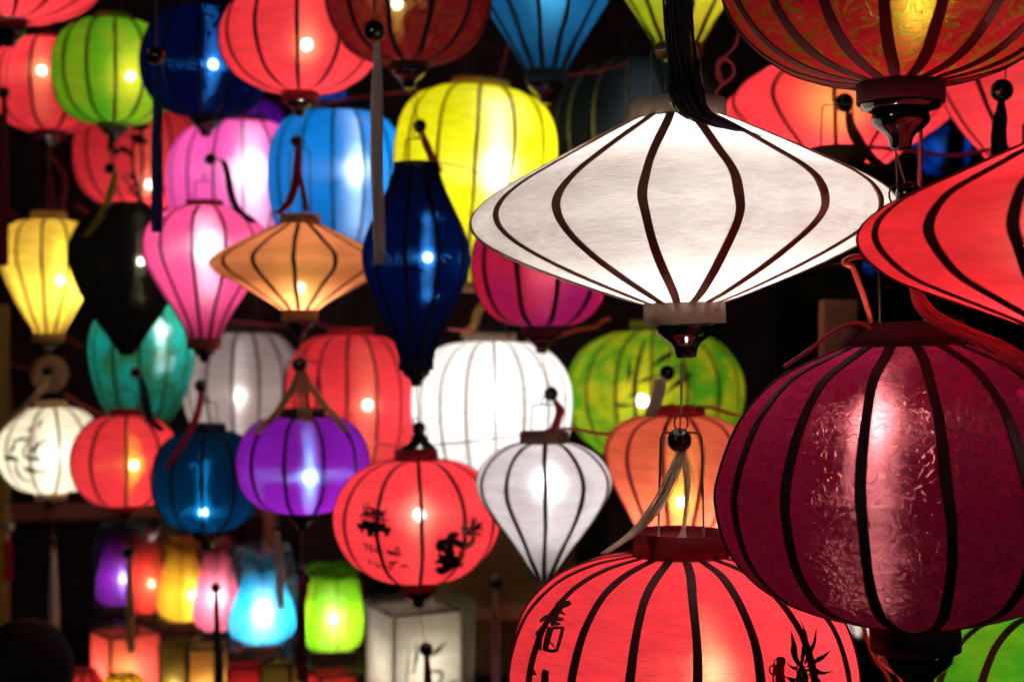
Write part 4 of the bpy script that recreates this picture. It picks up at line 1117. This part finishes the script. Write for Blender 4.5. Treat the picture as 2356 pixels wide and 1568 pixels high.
tulip('violet tulip lantern at the far left of the shelf', 266, 5.05, 40, 160, (0.22, 0.008, 0.34), (0.35, 0.3, 1.0), 1.3, (16, .36), COOL, 0.2, wrap=True, rot=10)
tulip('red tulip lantern next to the violet one on the shelf', 340, 4.92, 44, 175, (0.92, 0.06, 0.06), (1.0, 0.55, 0.1), 1.7, (8, .36), WARM, 0.05, wrap=True, rot=25, tip=8)
tulip('yellow tulip lantern third from the left on the shelf', 418, 4.78, 50, 185, (0.95, 0.50, 0.03), (0.85, 1.0, 0.05), 1.8, (22, .30), NEUT, 0.1, wrap=True, rot=0, tip=4)
tulip('pink tulip lantern beside the cyan one on the shelf', 498, 4.63, 50, 190, (0.95, 0.16, 0.24), (1.0, 0.8, 0.9), 1.6, (0, .40), COOL, 0.12, rot=0, tip=20)
tulip('cyan tulip lantern, widest on the shelf', 604, 4.45, 70, 180, (0.02, 0.46, 0.80), (0.85, 1.0, 1.0), 1.7, (2, .36), COOL, 0.16, rot=0, tip=22, wrap=True)
tulip('lime green tulip lantern at the right end of the shelf', 768, 4.36, 62, 186, (0.22, 0.80, 0.012), (0.8, 1.0, 0.3), 1.25, (0, .36), NEUT, 0.14, rot=8, tip=5, mottle=(0.40, 0.62, 0.02),
      shape=[(1.0, 1.0), (.95, .96), (.88, .80), (.80, .82), (.62, .92), (.42, 1.0), (.24, 1.0), (.10, .95), (.02, .84), (0, .7)], wrap=False, basew=0.85)

a, b = P(190, 784, 5.22), P(880, 784, 4.24)
shelf = bpy.data.objects.new('shelf', None); C.objects.link(shelf)
mid = (a + b) / 2
shelf.location = (mid.x, mid.y, ZS - .03)
shelf.rotation_euler = (0, 0, math.atan2(b.y - a.y, b.x - a.x))
tag(shelf, 'dark wooden shelf carrying the tulip lanterns', 'shelf')
ln = (b - a).length
for k in range(3):
    link('board', box_mesh('board', ln, .085, .022, .002), M['board'], shelf, (0, -.09 + .09 * k, .0155))
for x in (-.46, .46):
    link('post', box_mesh('post', .035, .035, ZS - .03, .002), M['board'], shelf, (x * ln, .12, -(ZS - .03) / 2 - .001))

# ------------------------------------------------------------------ box lanterns on the low table
ZT = 1.06


def box_lantern(label, u, v_top, d, side, phi, T, streak, lum, bulb=None, ws=0.03, bcol=WARM, hot=0.01, mottle=None, fcol=(0.03, 0.015, 0.01), h=None, pcol=None):
    s = K * d
    z1 = CZ + (784 - v_top) * s
    hh = h or (z1 - ZT - .003)
    root = bpy.data.objects.new('box_lantern', None); C.objects.link(root)
    root.location = ((u - 1178) * s, d, z1 - hh)
    root.rotation_euler = (0, 0, R_(phi))
    tag(root, label, 'lantern', 'box lanterns in front of the shelf')
    a_ = side * s / 2
    mat = sk('cloth_box_%d' % u, T, streak, wt=0.8, ws=ws, hot=hot, rough=0.5, mottle=mottle, mscale=5)(root)
    nx, nz = 4, 8
    vs, fs = [], []
    for j in range(nz + 1):
        for i in range(nx + 1):
            vs.append((-a_ + 2 * a_ * i / nx, -a_ + .002 * math.sin(PI * i / nx), hh * j / nz))
    for j in range(nz):
        for i in range(nx):
            q = j * (nx + 1) + i
            fs.append((q, q + 1, q + nx + 2, q + nx + 1))
    pm = mesh_from('panel', vs, fs); pm.materials.append(mat)
    fm = plain('box_frame_%d' % u, fcol, 0.6)
    em = box_mesh('post', .007, .007, hh, .0008); em.materials.append(plain('box_post_%d' % u, pcol or fcol, 0.6))
    rm = box_mesh('rail', 2 * a_ - .008, .006, .006, .0008); rm.materials.append(fm)
    for k in range(4):
        g = k * PI / 2
        link('panel', pm, None, root, rot=(0, 0, g))
        c, sn = math.cos(g), math.sin(g)
        q = a_ + .001
        link('post', em, None, root, (c * q - sn * q, sn * q + c * q, hh / 2), (0, 0, g))
        link('rail', rm, None, root, (sn * q, -c * q, hh - .004), (0, 0, g))
        link('rail', rm, None, root, (sn * q, -c * q, .004), (0, 0, g))
    if bulb is not None:
        rb = 0.014
        me = lathe('bulb', [(rb * .4, rb * 1.8), (rb, rb * .4), (rb * .9, -rb * .4), (rb * .3, -rb)], 8)
        me.materials.append(glow('bulb_box_%d' % u, bcol, LUM * lum / (.65 * (rb / a_) ** 2)))
        bo = link('bulb', me, None, root, (0, 0, bulb))
        link('lamp_cord', lathe('lamp_cord', [(.003, 0), (.003, -(bulb - rb))], 6), M['cord_dark'], bo, (0, 0, -rb))
    LAN['BX%d' % u] = dict(root=root, d=d, s=s, a=a_, hh=hh)
    return root


box_lantern('red cloth box lantern under the left end of the shelf', 288, 1448, 4.25, 118, 38, (0.92, 0.11, 0.10), (1.0, 0.7, 0.1), 3.6, 0.14, 0.06, hot=0.0)
box_lantern('olive cloth box lantern right of the red cloth one', 402, 1474, 4.1, 58, 6, (0.42, 0.32, 0.06), (0.9, 0.7, 0.2), 2.6, 0.14, mottle=(0.2, 0.15, 0.02))
box_lantern('amber cloth box lantern right of the olive one', 478, 1480, 4.05, 76, 4, (0.85, 0.42, 0.09), (1.0, 0.7, 0.2), 2.8, 0.14, mottle=(0.7, 0.33, 0.06))
box_lantern('small plain red box lantern under the cyan tulip', 562, 1524, 4.0, 72, 10, (0.80, 0.03, 0.04), (1.0, 0.4, 0.2), 2.4, 0.12)
box_lantern('small olive yellow box lantern under the right side of the shelf', 648, 1518, 3.95, 70, -14, (0.34, 0.26, 0.05), (0.9, 0.7, 0.2), 2.4, 0.12)
box_lantern('small red box lantern under the lime green tulip', 764, 1542, 3.95, 88, 28, (0.75, 0.035, 0.04), (1.0, 0.4, 0.2), 2.4, 0.12)
bw = box_lantern('tall white paper box lantern with painted leaves in clear plastic', 952, 1392, 3.85, 164, 27, (0.72, 0.66, 0.52), (1, 1, 0.9), 1.7, 0.26, 0.02, NEUT, hot=0.0, fcol=(0.09, 0.07, 0.035), pcol=(0.6, 0.52, 0.4))
wi = LAN['BX952']
# painted leaves on its front left face, and the clear bag around it
vs, fs = [], []


def flat_stroke(pts, w0, w1, w2):
    c = catmull([(x, 0, z) for x, z in pts], 5)
    base, m = len(vs), len(c)
    for i, p in enumerate(c):
        t_ = i / (m - 1)
        w = (w0 + (w1 - w0) * 2 * t_) if t_ < .5 else (w1 + (w2 - w1) * (2 * t_ - 1))
        t = (c[min(i + 1, m - 1)] - c[max(i - 1, 0)]).normalized()
        nn = Vector((-t.z, 0, t.x)) * w / 2
        vs.append(p + nn); vs.append(p - nn)
    for i in range(m - 1):
        fs.append((base + 2 * i, base + 2 * i + 1, base + 2 * i + 3, base + 2 * i + 2))


for st in (([(.035, .10), (.06, .115), (.085, .135)], .004, .016, .003), ([(.0, .14), (.0, .10), (-.01, .06)], .003, .010, .004), ([(.02, .055), (.05, .062), (.075, .05), (.05, .0)], .004, .010, .006),
           ([(.0, .02), (.03, .03), (.045, .02)], .004, .009, .003), ([(.055, .0), (.09, .02), (.12, .03)], .004, .012, .003), ([(-.02, .13), (-.03, .03)], .002, .006, .003), ([(.03, -.05), (.02, .01)], .006, .01, .006)):
    flat_stroke([(x - .035, z + wi['hh'] - .22) for x, z in st[0]], *st[1:])
link('painted_leaves', mesh_from('painted_leaves', [(v.x, -wi['a'] - .0035, v.z) for v in vs], fs, False), plain('faded_ink', (0.10, 0.07, 0.03), 0.7), bw)
rng = random.Random(5)
vs2, fs2 = [], []
seg, rows = 28, 8
for j in range(rows):
    t = j / (rows - 1)
    for i in range(seg):
        g = 2 * PI * i / seg
        e = 1.0 / max(abs(math.cos(g)), abs(math.sin(g)))
        r = wi['a'] * (1.08 * min(e, 1.25) + rng.uniform(-.02, .05)) * (1 + (.35 if math.cos(g) > .4 else 0) * (.5 + .5 * t))
        vs2.append((r * math.cos(g), r * math.sin(g), wi['hh'] * 1.04 * t + rng.uniform(-.006, .012)))
for j in range(rows - 1):
    for i in range(seg):
        k = (i + 1) % seg
        fs2.append((j * seg + i, j * seg + k, (j + 1) * seg + k, (j + 1) * seg + i))
link('plastic_bag', mesh_from('plastic_bag', vs2, fs2, False), M['film'], bw)

lantern('LR', 'small red round lantern at the bottom beside the dark head', 4.2, 190, rnd(1546, 1680, 52, 30, 30), redl('LR'), n=10, bulb=(190, 1610), lum=1.0, bcol=WARM, topc=(28, 8), botc=(28, 8),
        ribcol=(0.06, 0.006, 0.008), colcol=(0.3, 0.02, 0.03), handle=False, cord_up=0, group='box lanterns in front of the shelf')
lantern('LY', 'yellow dome lantern glowing in front of the red cloth box', 3.95, 282, rnd(1554, 1700, 62, 30, 30), sk('silk_low_yellow', (0.95, 0.55, 0.03), (1, 0.9, 0.3), wt=0.8, ws=0.04, hot=0.0), n=10, bulb=(282, 1600), lum=1.2, bcol=WARM, topc=(28, 6), botc=(28, 8),
        ribcol=(0.3, 0.15, 0.01), colcol=(0.4, 0.25, 0.03), handle=False, cord_up=0, group='box lanterns in front of the shelf')

# table under them
tb = bpy.data.objects.new('table', None); C.objects.link(tb)
tx0, tx1, ty0, ty1 = -1.25, -0.05, 3.70, 4.55
tb.location = ((tx0 + tx1) / 2, (ty0 + ty1) / 2, 0)
tag(tb, 'low dark table under the box lanterns', 'table')
link('top', box_mesh('top', tx1 - tx0, ty1 - ty0, .03, .003), M['board'], tb, (0, 0, ZT - .016))
for sx in (-1, 1):
    for sy in (-1, 1):
        link('leg', box_mesh('leg', .05, .05, ZT - .032, .003), M['board'], tb, (sx * .54, sy * .36, (ZT - .032) / 2))

# ------------------------------------------------------------------ back of the stall
M['plank'] = plain('maroon_plank', (0.013, 0.003, 0.004), 0.65, 0.3, noise=0.45, nscale=9)
M['beam'] = plain('brown_beam', (0.42, 0.17, 0.09), 0.6, 0.3, noise=0.35, nscale=7)
M['yellow_post'] = plain('bamboo_post', (0.33, 0.24, 0.05), 0.5, 0.3, noise=0.3, nscale=12)
wall = bpy.data.objects.new('stall_wall', None); C.objects.link(wall)
wall.location = (-0.9, 5.75, 0)
tag(wall, 'dark maroon plank wall behind the left lanterns', 'wall')
pl = box_mesh('plank', .236, .03, 4.6, .004); pl.materials.append(M['plank'])
for k in range(16):
    link('plank', pl, None, wall, (-1.75 + .24 * k, random.uniform(-.006, .006), 2.3))


def bar(name, label, cat, p0, p1, w, t, mat, mid_d=None):
    """a squared timber between two points"""
    o = bpy.data.objects.new(name, box_mesh(name, (p1 - p0).length, t, w, .004)); C.objects.link(o)
    o.data.materials.append(M[mat])
    o.location = (p0 + p1) / 2
    o.rotation_euler = (p1 - p0).to_track_quat('X', 'Z').to_euler()
    tag(o, label, cat)
    return o


bar('beam', 'brown horizontal beam on the wall behind the lower left lanterns', 'beam', P(-120, 1182, 5.6), P(640, 1164, 5.6), .065, .06, 'beam')
bar('post', 'brown upright post left of the cyan tulip', 'post', P(622, 1150, 5.5), P(622, 1600, 5.5), .05, .05, 'beam')
bar('post', 'yellowish bamboo post at the left edge', 'post', P(6, 700, 4.9), P(6, 1700, 4.9), .04, .04, 'yellow_post')
bar('post', 'thin brown post standing beside the wooden disc', 'post', P(10, 820, 5.1), P(26, 990, 5.1), .02, .02, 'beam')
bar('rail', 'brown rail behind the silver teardrop', 'rail', P(1090, 1405, 4.9), P(1500, 1408, 4.9), .05, .04, 'beam')
bar('post', 'dark red post beside the lime green tulip', 'post', P(824, 1330, 4.7), P(824, 1620, 4.7), .03, .03, 'plank')
bar('post', 'orange lit wooden post behind the dark maroon lantern shoulder', 'post', P(1928, 690, 3.2), P(1926, 980, 3.2), .075, .06, 'beam')
bar('post', 'dark brown post behind the silver teardrop', 'post', P(1420, 1180, 4.7), P(1420, 1720, 4.7), .05, .05, 'plank')
back = bpy.data.objects.new('cloth_screen', box_mesh('cloth_screen', .55, .02, .8, .004)); C.objects.link(back)
back.data.materials.append(plain('brown_screen', (0.16, 0.085, 0.03), 0.8, noise=0.25, nscale=5))
back.location = P(1150, 1300, 5.2)
tag(back, 'brown cloth screen behind the painted red and silver lanterns', 'screen')
dk = link('woven_disc', lathe('woven_disc', [(.02, .008), (.03, .01), (.055, .011), (.062, .006), (.062, -.006), (.02, -.008)], 28), plain('woven_brown', (0.20, 0.11, 0.06), 0.7, noise=0.4, nscale=60))
dk.location = P(114, 860, 4.6); dk.rotation_euler = (R_(90), 0, 0)
tag(dk, 'round brown woven disc behind the bead of the yellow balloon', 'disc')
sg = bpy.data.objects.new('cloth_banner', box_mesh('cloth_banner', .5, .01, .2, .003)); C.objects.link(sg)
sg.data.materials.append(plain('dull_cloth', (0.12, 0.085, 0.03), 0.8, noise=0.4, nscale=8))
sg.location = P(1860, 640, 6.4)
tag(sg, 'dull brown cloth banner far behind the white saucer', 'banner')

# ------------------------------------------------------------------ dark trees behind the right half
def tree(label, u, d, v0, v1, rad, n, seed, col):
    rng = random.Random(seed)
    root = bpy.data.objects.new('tree', None); C.objects.link(root)
    base = P(u, 784, d); base.z = 0
    root.location = base
    tag(root, label, 'tree', 'dark trees behind the stall')
    ztop, zlow = CZ + (784 - v0) * K * d, CZ + (784 - v1) * K * d
    bark = plain('bark_%d' % seed, (0.05, 0.035, 0.025), 0.9, noise=0.4, nscale=10)
    vs, fs = [], []
    tube_data([Vector((0, 0, 0)), Vector((.04, 0, 1)), Vector((-.03, .05, 2)), Vector((.05, 0, ztop * .9))], [.13, .11, .09, .04], 9, vs, fs)
    tips = []
    for k in range(9):
        z = rng.uniform(zlow, ztop * .8)
        a = rng.uniform(0, 2 * PI)
        e = Vector((math.cos(a) * rad * .8, math.sin(a) * rad * .5, min(ztop, z + rng.uniform(.2, .7))))
        tube_data([Vector((0, 0, z)), Vector((e.x * .5, e.y * .5, z + .15)), e], [.04, .028, .01], 6, vs, fs)
        tips.append(e)
    link('trunk', mesh_from('trunk', vs, fs), bark, root)
    m, t = new_mat('leaf_%d' % seed)
    out = nd(t, 'ShaderNodeOutputMaterial'); df = nd(t, 'ShaderNodeBsdfDiffuse'); tr = nd(t, 'ShaderNodeBsdfTranslucent'); mx = nd(t, 'ShaderNodeMixShader')
    df.inputs[0].default_value = c4(col); tr.inputs[0].default_value = c4([x * .8 for x in col]); mx.inputs[0].default_value = .35
    t.links.new(df.outputs[0], mx.inputs[1]); t.links.new(tr.outputs[0], mx.inputs[2]); t.links.new(mx.outputs[0], out.inputs[0])
    vs, fs = [], []
    clumps = [Vector((rng.gauss(0, rad * .5), rng.gauss(0, rad * .3), rng.uniform(zlow, ztop))) for _ in range(46)] + tips
    for k in range(n):
        c = rng.choice(clumps)
        p = c + Vector((rng.gauss(0, .13), rng.gauss(0, .13), rng.gauss(0, .11)))
        q = Matrix.Rotation(rng.uniform(0, 6.3), 3, 'Z') @ Matrix.Rotation(rng.uniform(-1.2, 1.2), 3, 'X')
        l, w = rng.uniform(.05, .1), rng.uniform(.018, .035)
        b_ = len(vs)
        for x, y, z in ((-l, 0, 0), (0, -w, .008), (l, 0, -.01), (0, w, .008)):
            vs.append(p + q @ Vector((x, y, z)))
        fs.append((b_, b_ + 1, b_ + 2, b_ + 3))
    link('crown', mesh_from('crown', vs, fs, False), m, root)


tree('dark leafy tree behind the white saucer', 1700, 6.6, -60, 1250, .75, 4200, 3, (0.11, 0.12, 0.035))
tree('dark leafy tree behind the dark maroon lantern', 2180, 7.0, 100, 1600, .85, 4600, 4, (0.10, 0.12, 0.045))

# ------------------------------------------------------------------ the bystander at the lower left
def person():
    d = 3.0
    c = P(48, 1560, d)
    ztop = P(48, 1428, d).z
    zh = ztop - .115
    root = bpy.data.objects.new('person', None); C.objects.link(root)
    root.location = (c.x, d, 0)
    root.rotation_euler = (0, 0, R_(-12))
    tag(root, 'bystander with dark hair and dark jacket seen from behind', 'person')
    J = {'pelvis': (0, 0, .86), 'waist': (0, 0, 1.0), 'chest': (0, .0, zh - .36), 'neck0': (0, .0, zh - .19), 'neck1': (0, .01, zh - .10), 'head0': (0, .015, zh - .03), 'head1': (0, .01, zh + .05)}
    pts = [(0, 0, .86, .15, .10), (0, 0, 1.0, .135, .095), (0, 0, zh - .34, .165, .11), (0, 0, zh - .20, .085, .07), (0, .008, zh - .13, .052, .055), (0, .015, zh - .05, .066, .078), (0, .012, zh + .03, .074, .09), (0, .008, zh + .085, .05, .06)]
    edges = [(i, i + 1) for i in range(7)]
    for sx in (-1, 1):
        b = len(pts)
        pts += [(sx * .155, 0, zh - .25, .055, .055), (sx * .20, -.01, zh - .50, .043, .043), (sx * .19, .06, zh - .74, .03, .034), (sx * .185, .09, zh - .83, .022, .036)]
        edges += [(2, b), (b, b + 1), (b + 1, b + 2), (b + 2, b + 3)]
        h0 = len(pts)
        for k in range(4):
            x = sx * (.170 + .011 * k)
            pts += [(x, .10 + .004 * k, zh - .875, .0085, .0085), (x - sx * .004, .115, zh - .91 + .006 * abs(k - 1.5), .0075, .0075)]
            edges += [(b + 3, h0 + 2 * k), (h0 + 2 * k, h0 + 2 * k + 1)]
        q = len(pts)
        pts += [(sx * .160, .125, zh - .85, .010, .010), (sx * .158, .14, zh - .88, .008, .008)]
        edges += [(b + 3, q), (q, q + 1)]
        l = len(pts)
        pts += [(sx * .09, 0, .80, .09, .09), (sx * .10, -.01, .45, .06, .065), (sx * .105, .02, .09, .04, .045), (sx * .11, -.07, .035, .036, .03), (sx * .115, -.14, .03, .03, .022)]
        edges += [(0, l), (l, l + 1), (l + 1, l + 2), (l + 2, l + 3), (l + 3, l + 4)]
    me = bpy.data.meshes.new('body')
    me.from_pydata([(p[0], p[1], p[2]) for p in pts], edges, [])
    skin_m = plain('skin', (0.32, 0.17, 0.11), 0.55)
    jacket = plain('dark_jacket', (0.012, 0.011, 0.013), 0.8, noise=0.3, nscale=40)
    trousers = plain('dark_trousers', (0.015, 0.016, 0.022), 0.85)
    hair = plain('dark_hair', (0.006, 0.004, 0.004), 0.6, 0.08, bump=0.5, nscale=90)
    o = link('body', me, None, root)
    me.materials.append(skin_m)
    o.modifiers.new('skin', 'SKIN')
    for i, p in enumerate(pts):
        me.skin_vertices[0].data[i].radius = (p[3], p[4])
    me.skin_vertices[0].data[0].use_root = True
    sb = o.modifiers.new('smooth', 'SUBSURF'); sb.levels = 2; sb.render_levels = 2
    # clothes follow the same skeleton, a little looser
    for nm, idx, mt in (('jacket', lambda p: p[2] > .84 and p[2] < zh - .17 and p[2] > (zh - .76 if abs(p[0]) > .13 else .84), jacket), ('trousers', lambda p: p[2] <= .9 and p[2] > .06 and abs(p[0]) < .13, trousers)):
        keep = [i for i, p in enumerate(pts) if idx(p)]
        mp = {a: k for k, a in enumerate(keep)}
        m2 = bpy.data.meshes.new(nm)
        m2.from_pydata([pts[i][:3] for i in keep], [(mp[a], mp[b]) for a, b in edges if a in mp and b in mp], [])
        m2.materials.append(mt)
        co = link(nm, m2, None, root)
        co.modifiers.new('skin', 'SKIN')
        for k, i in enumerate(keep):
            m2.skin_vertices[0].data[k].radius = (pts[i][3] * 1.12 + .008, pts[i][4] * 1.12 + .008)
        m2.skin_vertices[0].data[0].use_root = True
        co.modifiers.new('smooth', 'SUBSURF').render_levels = 2
    # hair: a full cap over the crown and the back of the head (the back faces the camera)
    vs, fs = [], []
    rng = random.Random(2)
    seg, rows = 26, 14
    for j in range(rows):
        t = j / (rows - 1)
        for i in range(seg):
            g = 2 * PI * i / seg
            front = max(0, math.sin(g))
            ph = t * (2.15 - .95 * front)
            w = 1 + .02 * math.sin(9 * g + 2) * t + rng.uniform(-.006, .006)
            vs.append((.098 * w * math.sin(ph) * math.cos(g), .012 + .112 * w * math.sin(ph) * math.sin(g), zh + .002 + .116 * w * math.cos(ph) * (1 if ph < 1.6 else 1.15)))
    for j in range(rows - 1):
        for i in range(seg):
            k = (i + 1) % seg
            fs.append((j * seg + i, (j + 1) * seg + i, (j + 1) * seg + k, j * seg + k))
    link('hair', mesh_from('hair', vs, fs), hair, root)
    for sx in (-1, 1):
        e = link('ear', sphere_mesh('ear', .03, 2), skin_m, root, (sx * .082, .02, zh - .035))
        e.scale = (.35, .6, 1.0)
    # the face looks away from the camera, towards the stall
    nz = link('nose', lathe('nose', [(.004, .03), (.010, .005), (.014, -.012), (.004, -.018)], 10), skin_m, root, (0, .112, zh - .045))
    for sx in (-1, 1):
        link('eye', sphere_mesh('eye', .012, 2), plain('eye_%d' % sx, (0.03, 0.02, 0.015), 0.2), root, (sx * .031, .090, zh - .012))
    lip = link('mouth', sphere_mesh('mouth', .02, 2), plain('lips', (0.35, 0.10, 0.09), 0.5), root, (0, .090, zh - .085)); lip.scale = (1, .45, .3)


person()


# ------------------------------------------------------------------ the street lamps behind the photographer (their glints show in the black finials)
def globe_lamp(label, loc, r, col, strength):
    root = bpy.data.objects.new('globe_lamp', None); C.objects.link(root)
    root.location = loc
    tag(root, label, 'lamp', 'globe lamps behind the photographer')
    me = sphere_mesh('globe', r, 2)
    me.materials.append(glow('globe_' + label[:5], col, strength))
    link('globe', me, None, root)
    link('cap', lathe('cap', [(r * .3, r * 1.35), (r * .45, r * 1.2), (r * .5, r * .9)], 16), M['socket'], root)
    tube('hanging_cord', [Vector((0, 0, r * 1.3)), Vector((0, 0, 1.2))], .003, M['cord_dark'], root, 5)


globe_lamp('white globe lamp hung left of the camera outside the picture', (-1.35, 0.35, 3.0), 0.07, (1.0, 0.9, 0.8), 150)
globe_lamp('pale cyan globe lamp hung right of the camera outside the picture', (1.7, 0.8, 2.25), 0.06, (0.15, 0.85, 1.0), 45)
